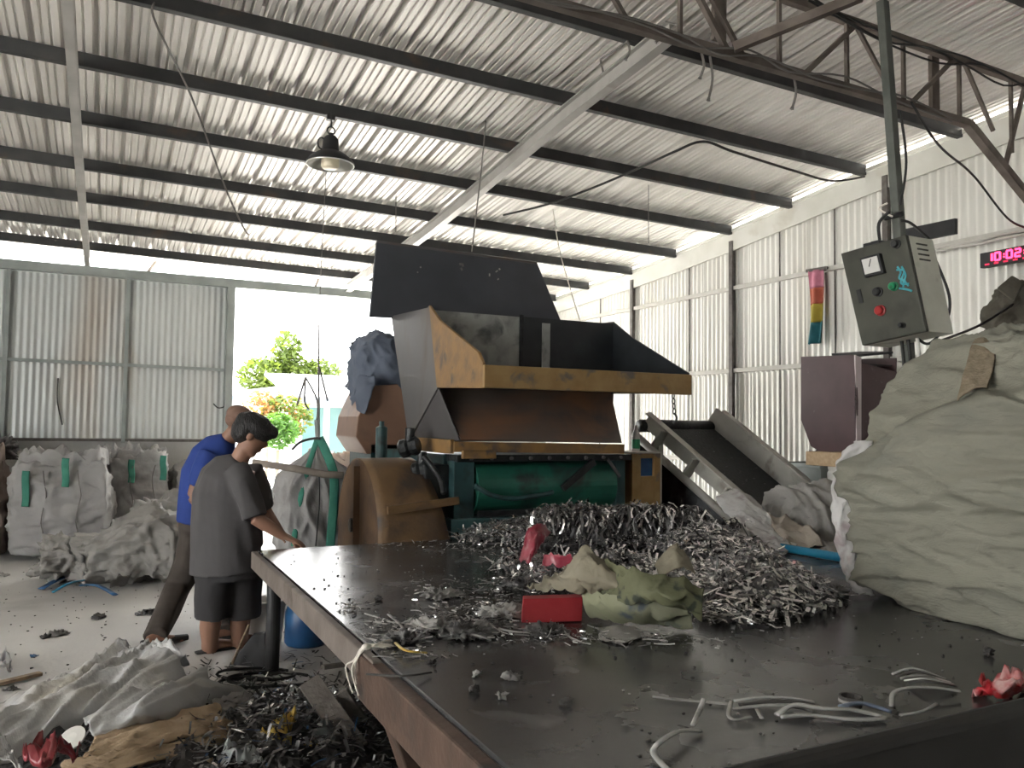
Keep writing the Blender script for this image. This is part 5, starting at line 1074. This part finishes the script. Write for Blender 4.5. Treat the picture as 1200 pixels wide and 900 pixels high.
rod([(1055, 838, .01), (1080, 834, .015), (1098, 825, .02)], .006, M_foill, 'pale broken strip below the arched steel strip')
for i in range(5):
    rod([(1045+i*5, 790+i*2.5, .012), (1070+i*5, 783+i*4, .03), (1108+i*3, 796+i*2, .012)], .006, [M_rod, M_dirt, M_foill, M_rod, M_dirt][i], ['topmost strip of the small pile before the big sack', 'second strip of the small pile before the big sack', 'middle strip of the small pile before the big sack', 'fourth strip of the small pile before the big sack', 'lowest strip of the small pile before the big sack'][i])
t = thing('tin_ring', atZ(995, 822, TZ), 'small dark tin ring beside the arched strip', 'tin ring')
p = atZ(997, 822, TZ+.012); G().lathe([(.03, 0), (.032, .028), (.027, .028), (.026, 0)], p-V((0, 0, .012)), 18).build('ring', M_dirt, t); G().lathe([(.033, .012), (.033, .02)], p-V((0, 0, .012)), 18, closed=False).build('band', M_foill, t)
o = patch('red_wrapper', [[atZ(1150, 800, TZ+.01), atZ(1180, 793, TZ+.06), atZ(1210, 792, TZ+.05)], [atZ(1143, 812, TZ+.01), atZ(1178, 806, TZ+.05), atZ(1210, 800, TZ+.05)], [atZ(1146, 816, TZ+.01), atZ(1180, 812, TZ+.01), atZ(1212, 806, TZ+.01)]], mat('red_white_wrapper', (.45, .02, .03), (.7, .5, .48), rough=.4, scale=12, lo=.45, hi=.62), res=8, amp=.03, freq=18, thick=.003, seed=3); tag(o, 'red and white crumpled wrapper at the right end of the lip', 'wrapper')
RR = random.Random(21)
for i, (a, b, c) in enumerate((((455, 720), (470, 733), (475, 745)), ((490, 735), (510, 737), (530, 735)), ((535, 740), (560, 745), (575, 750)), ((580, 735), (600, 740), (630, 742)), ((460, 750), (475, 762), (500, 765)), ((430, 790), (470, 792), (505, 788)))):
    rod([(*a, .01), (*b, .025), (*c, .01)], .006, [M_foill, M_foill, M_foill, M_foill, M_yelpl, M_dirt][i], ['pale curled strip at the left end of the spill', 'pale straight strip across the middle of the spill', 'long pale strip running right through the spill', 'pale strip pointing at the red card', 'yellowish strip at the near side of the spill', 'dark flat strip near the rope at the table edge'][i], 'loose_strip', 'strip')

# ================================================================== FOREGROUND HEAP AT LEFT
def fz(x, y):
    return .22*math.exp(-((x-.25)/.6)**2-((y-3.5)/.75)**2)+.10*math.exp(-((x-.85)/.4)**2-((y-3.8)/.6)**2)
hp = thing('rubbish_heap', (.4, 3.6, 0), 'dark heap of shredded rubbish beside the table legs', 'rubbish heap')
def hf(u, v):
    x, y = -.75+2.3*u, 2.4+2.5*v; h = fz(x, y); q = V((x, y, 0)); return V((x, y, -.02+h*(.9+.3*noise.noise(q*5))+.05*ridge(q*9, 2)*sstep(.01, .06, h)))
o = G().grid(hf, 70, 70).build('heap_core', M_dirt, hp); o['kind'] = 'stuff'
gs = [G() for _ in range(5)]; RR = random.Random(31)
MR = (M_dirt, M_foild, M_foill, M_foil, M_bluep)
for _ in range(7000):
    x, y = RR.uniform(-.1, 1.5), RR.uniform(2.5, 5.3); h = fz(x, y)
    if RR.random() > .10+h*5+.45*math.exp(-((x-1.0)/.35)**2-((y-4.0)/.7)**2): continue
    k = RR.choice((0, 0, 0, 0, 1, 1, 1, 2, 3)) if RR.random() < .97 else 4
    ribbon(gs[k], V((x, y, .008+h+RR.uniform(0, .03))), V((RR.gauss(0, 1), RR.gauss(0, 1), RR.gauss(0, .3))), V((0, 0, 1)), RR.uniform(.02, .08), RR.uniform(.004, .018), RR.uniform(-1.2, 1.2), 4)
for g, m in zip(gs, MR):
    if g.v: o = g.build('shreds', m, hp); o['kind'] = 'stuff'
def Zp(rows): return [[atZ(a, b, h) for a, b, h in r] for r in rows]
o = patch('crumpled_sack', Zp([[(-40, 850, .03), (40, 806, .04), (95, 785, .12), (145, 756, .26), (160, 762, .30)],
    [(-40, 865, .2), (40, 820, .22), (100, 790, .30), (160, 772, .36), (195, 750, .40)],
    [(-40, 885, .26), (40, 838, .30), (110, 806, .34), (175, 788, .38), (210, 768, .38)],
    [(-40, 905, .28), (45, 856, .30), (115, 826, .33), (180, 808, .34), (222, 790, .30)],
    [(-40, 925, .26), (50, 872, .25), (120, 845, .27), (185, 826, .28), (235, 806, .24)]]), M_sackF, res=14, amp=.045, freq=3.4, thick=.005, seed=14, fold=(.35, 2.0, .3), turn=1.05)
tag(o, 'large crumpled bluish-white woven sack on the heap at lower left', 'sack')
patch('sack_tail', Zp([[(178, 752, .41), (193, 750, .42), (206, 758, .40)], [(190, 762, .38), (205, 762, .39), (216, 770, .36)], [(200, 785, .30), (212, 783, .30), (222, 786, .28)]]), M_sackF, o, res=8, amp=.03, freq=9, seed=15)
o = patch('folded_sack', Zp([[(95, 848, .30), (150, 815, .34), (205, 797, .34), (245, 779, .33)], [(110, 862, .30), (160, 832, .34), (210, 810, .34), (248, 796, .30)], [(118, 870, .26), (170, 848, .30), (215, 826, .30), (285, 805, .20)], [(130, 872, .2), (180, 856, .22), (230, 840, .22), (290, 818, .14)]]), M_sackF, res=12, amp=.03, freq=4, thick=.005, seed=16, fold=(.35, 2.0, .3), turn=1.0)
tag(o, 'narrow folded woven sack in front of the large crumpled one', 'sack')
o = patch('white_sack_corner', Zp([[(-30, 860, .42), (5, 868, .42), (20, 890, .40)], [(-30, 890, .40), (5, 890, .40), (30, 915, .36)]]), M_sackW, res=10, amp=.03, freq=7, seed=18); tag(o, 'white sack corner at the bottom left corner', 'sack')
for i, (rows, lab) in enumerate(((((( 110, 862, .30), (170, 842, .30), (225, 832, .28), (256, 826, .26)), ((105, 880, .28), (170, 862, .29), (230, 848, .27), (264, 840, .24)), ((95, 893, .26), (165, 878, .27), (235, 862, .25), (270, 852, .22))), 'wide torn sheet of brown cardboard on the heap'),
    ((((75, 890, .27), (150, 878, .28), (215, 866, .26)), ((70, 899, .25), (150, 890, .26), (218, 874, .24)), ((80, 906, .24), (150, 903, .24), (220, 885, .22))), 'narrow torn cardboard strip along the bottom edge'),
    ((((222, 858, .25), (250, 850, .25), (272, 846, .24)), ((224, 872, .22), (250, 868, .23), (274, 858, .21)), ((226, 876, .18), (250, 876, .18), (272, 868, .17))), 'small folded cardboard corner beside the yellow film'),
    ((((150, 888, .2), (200, 880, .2), (245, 870, .19)), ((150, 905, .19), (205, 898, .19), (248, 890, .18)), ((150, 925, .15), (205, 920, .15), (250, 910, .14))), 'lower cardboard layer under the torn sheets'))):
    o = patch('cardboard', Zp(rows), M_card, res=14, amp=.016, freq=7, thick=.008, seed=30+i, fold=(.4, 3.5, 1), turn=.45); tag(o, lab, 'cardboard')
o = patch('grey_sack_end', Zp([[(248, 826, .24), (275, 812, .24), (296, 815, .18)], [(258, 840, .22), (285, 828, .22), (312, 824, .12)], [(266, 856, .16), (292, 848, .16), (318, 836, .08)]]), M_sackG, res=12, amp=.025, freq=6, seed=19); tag(o, 'bunched grey sack end right of the cardboard', 'sack')
o = patch('red_film', Zp([[(45, 870, .36), (65, 858, .40), (82, 862, .38)], [(32, 884, .34), (62, 876, .39), (92, 872, .35)], [(28, 893, .31), (60, 890, .33), (95, 880, .31)]]), mat('dark_red_film', (.22, .02, .03), (.34, .06, .07), rough=.3, scale=10), res=10, amp=.05, freq=12, thick=.003, seed=20); tag(o, 'crumpled dark red plastic wrapper at bottom left', 'wrapper')
o = G().lathe([(.05, 0), (.05, .008), (.02, .012)], D(85, 866, 3.05), 16, (-.4, -.5, .8)).build('white_lid', M_white, o)
for i, rows in enumerate((((( 322, 845, .20), (335, 838, .22), (345, 840, .2)), ((318, 858, .18), (332, 856, .2), (344, 852, .18))), (((303, 868, .18), (320, 860, .2), (340, 862, .18)), ((306, 878, .15), (322, 876, .17), (342, 872, .15))), (((355, 875, .12), (372, 878, .13), (380, 885, .12)), ((356, 888, .1), (370, 892, .11), (378, 896, .1))))):
    o = patch('yellow_film', Zp(rows), M_yelpl, res=9, amp=.04, freq=16, thick=.003, seed=22+i); tag(o, ['upper yellow plastic film scrap on the heap', 'orange-yellow plastic film scrap at the heap centre', 'small yellow film scrap nearest the leaning plank'][i], 'plastic film')
o = patch('clear_film', Zp([[(358, 852, .12), (380, 846, .16), (398, 850, .1)], [(360, 875, .1), (382, 872, .14), (400, 866, .09)]]), M_greybox, res=8, amp=.03, freq=12, seed=26); tag(o, 'grey-green plastic sheet scrap under the table edge', 'plastic sheet')
o = patch('clear_film', Zp([[(250, 885, .2), (275, 875, .22), (300, 880, .2)], [(255, 900, .18), (280, 895, .2), (305, 895, .18)]]), mat('pale_film', (.36, .40, .40), (.5, .53, .53), rough=.25, scale=9), res=10, amp=.05, freq=14, seed=27); tag(o, 'crumpled pale plastic film at the bottom of the heap', 'plastic film')
for i, (a, b, w, lab) in enumerate((((362, 798), (420, 880), .10, 'weathered grey board leaning under the table edge'), ((400, 810), (432, 858), .06, 'short weathered board behind the leaning one'), ((378, 782), (408, 778), .08, 'small board end lying by the table leg'))):
    p, q = atZ(*a, [.30, .26, .06][i]), atZ(*b, [.06, .05, .06][i]); o = G().beam(p, q, w, .025, up=(-.5, .2, 1)).build('old_board', mat('grey_board', (.13, .115, .10), (.22, .2, .18), rough=.85, scale=7, bump=.3), bevel=.003); tag(o, lab, 'board')
# black cable coils, scoop, bucket and jug under the table
for i, (cx_, cy_, rx, ry) in enumerate(((300, 790, 46, 7), (318, 796, 52, 8), (290, 800, 34, 6))):
    pts = [atZ(cx_+rx*math.cos(a), cy_+ry*math.sin(a), .03+.012*i+.02*math.sin(a*2+i)) for a in [k*math.pi/10 for k in range(19)]]
    o = G().tube(pts, .009, 7).build('black_cable', M_wire, smooth=True); tag(o, ['loop of black cable behind the table leg foot', 'largest black cable loop round the table leg', 'small black cable loop nearest the folded sack'][i], 'cable')
pb = atZ(290, 780, 0)
t = thing('dustpan', pb, 'black dustpan standing against the table leg', 'dustpan')
def D3(x, y, d): return D(x, y, d)
G().plate([D3(268, 780, 4.95), D3(312, 784, 4.9), D3(310, 742, 4.92), D3(296, 744, 4.95)], V((.02, .05, 0))).build('pan', M_black, t, bevel=.006)
G().plate([D3(268, 780, 4.95), D3(312, 784, 4.9), D3(316, 787, 4.75), D3(266, 783, 4.8)], V((0, 0, -.012))).build('pan_lip', M_black, t)
G().tube([D3(272, 778, 4.9), D3(283, 752, 4.88), D3(292, 732, 4.88)], .008, 7).build('handle', M_oldwood, t)
pj = atZ(355, 757, 0)
t = thing('blue_jug', (1.26, 5.55, 0), 'blue plastic jug on the floor beneath the table', 'jug')
G().lathe([(.13, 0), (.145, .02), (.145, .22), (.12, .28), (.05, .32), (.045, .36)], (1.26, 5.55, 0), 22).build('jug_body', M_bluep, t, smooth=True); G().lathe([(.05, .355), (.05, .385)], (1.26, 5.55, 0), 16).build('jug_cap', M_blue, t)
G().tube([(1.26+.05, 5.5, .33), (1.36, 5.46, .36), (1.40, 5.44, .25)], .014, 8).build('jug_handle', M_bluep, t)
t = thing('white_pail', (1.02, 5.72, 0), 'white pail on the floor behind the table leg', 'pail')
o = G().lathe([(.10, 0), (.105, .01), (.13, .27), (.138, .275), (.138, .285), (.124, .285), (.1, .02)], (1.02, 5.72, 0), 24, closed=False).build('pail_body', M_white, t, smooth=True)
G().tube([(1.02+.135*math.cos(a), 5.72, .27-.12*math.sin(a)) for a in [k*math.pi/10 for k in range(11)]], .004, 6).build('pail_handle', M_wireg, t)
# litter on the open floor
o = G().beam(atZ(-10, 803, .02), atZ(48, 789, .02), .045, .02).build('wood_slat', M_oldwood, bevel=.003); tag(o, 'dark wooden slat on the floor at the left edge', 'slat')
o = patch('white_scrap', [[atZ(-15, 765, .02), atZ(0, 766, .12), atZ(10, 772, .04)], [atZ(-15, 785, .02), atZ(0, 782, .10), atZ(13, 785, .02)]], M_sackE, res=8, amp=.05, freq=12, seed=33); tag(o, 'crumpled pinkish-white paper on the floor at left edge', 'paper')
for i, (px, py, s, m, lab) in enumerate(((68, 744, .06, M_foill, 'pale scrap of paper on the open floor'), (55, 747, .035, M_dirt, 'dark scrap beside the pale paper on the floor'), (115, 724, .05, M_dirt, 'dark flattened scrap on the floor below the lying sack'), (170, 720, .05, M_foild, 'small grey scrap on the floor left of the trousers'), (40, 770, .02, M_bluep, 'tiny blue scrap on the open floor'), (5, 675, .05, M_foill, 'pale scrap at the left edge beside the lying sack'), (12, 809, .03, M_dirt, 'dark chip near the wooden slat'))):
    p = atZ(px, py, 0); o = sackmesh('floor_scrap', p, (s, s*.7, s*.18), m, e=.2, n=8, amp=s*.6, freq=1/s, seed=60+i, rotz=i); tag(o, lab, 'scrap')
g = G(); RR = random.Random(41)
for _ in range(500):
    p = V((RR.uniform(-3, 1.2), RR.uniform(4.6, 9.5), 0)); s = RR.uniform(.003, .014); g.box(p+V((0, 0, .003)), (s, s*RR.uniform(.4, 1), .005), Matrix.Rotation(RR.random()*3, 3, 'Z'))
o = g.build('floor_grit', M_dirt); o['kind'] = 'stuff'; tag(o, 'fine dark grit scattered over the concrete floor', 'grit')
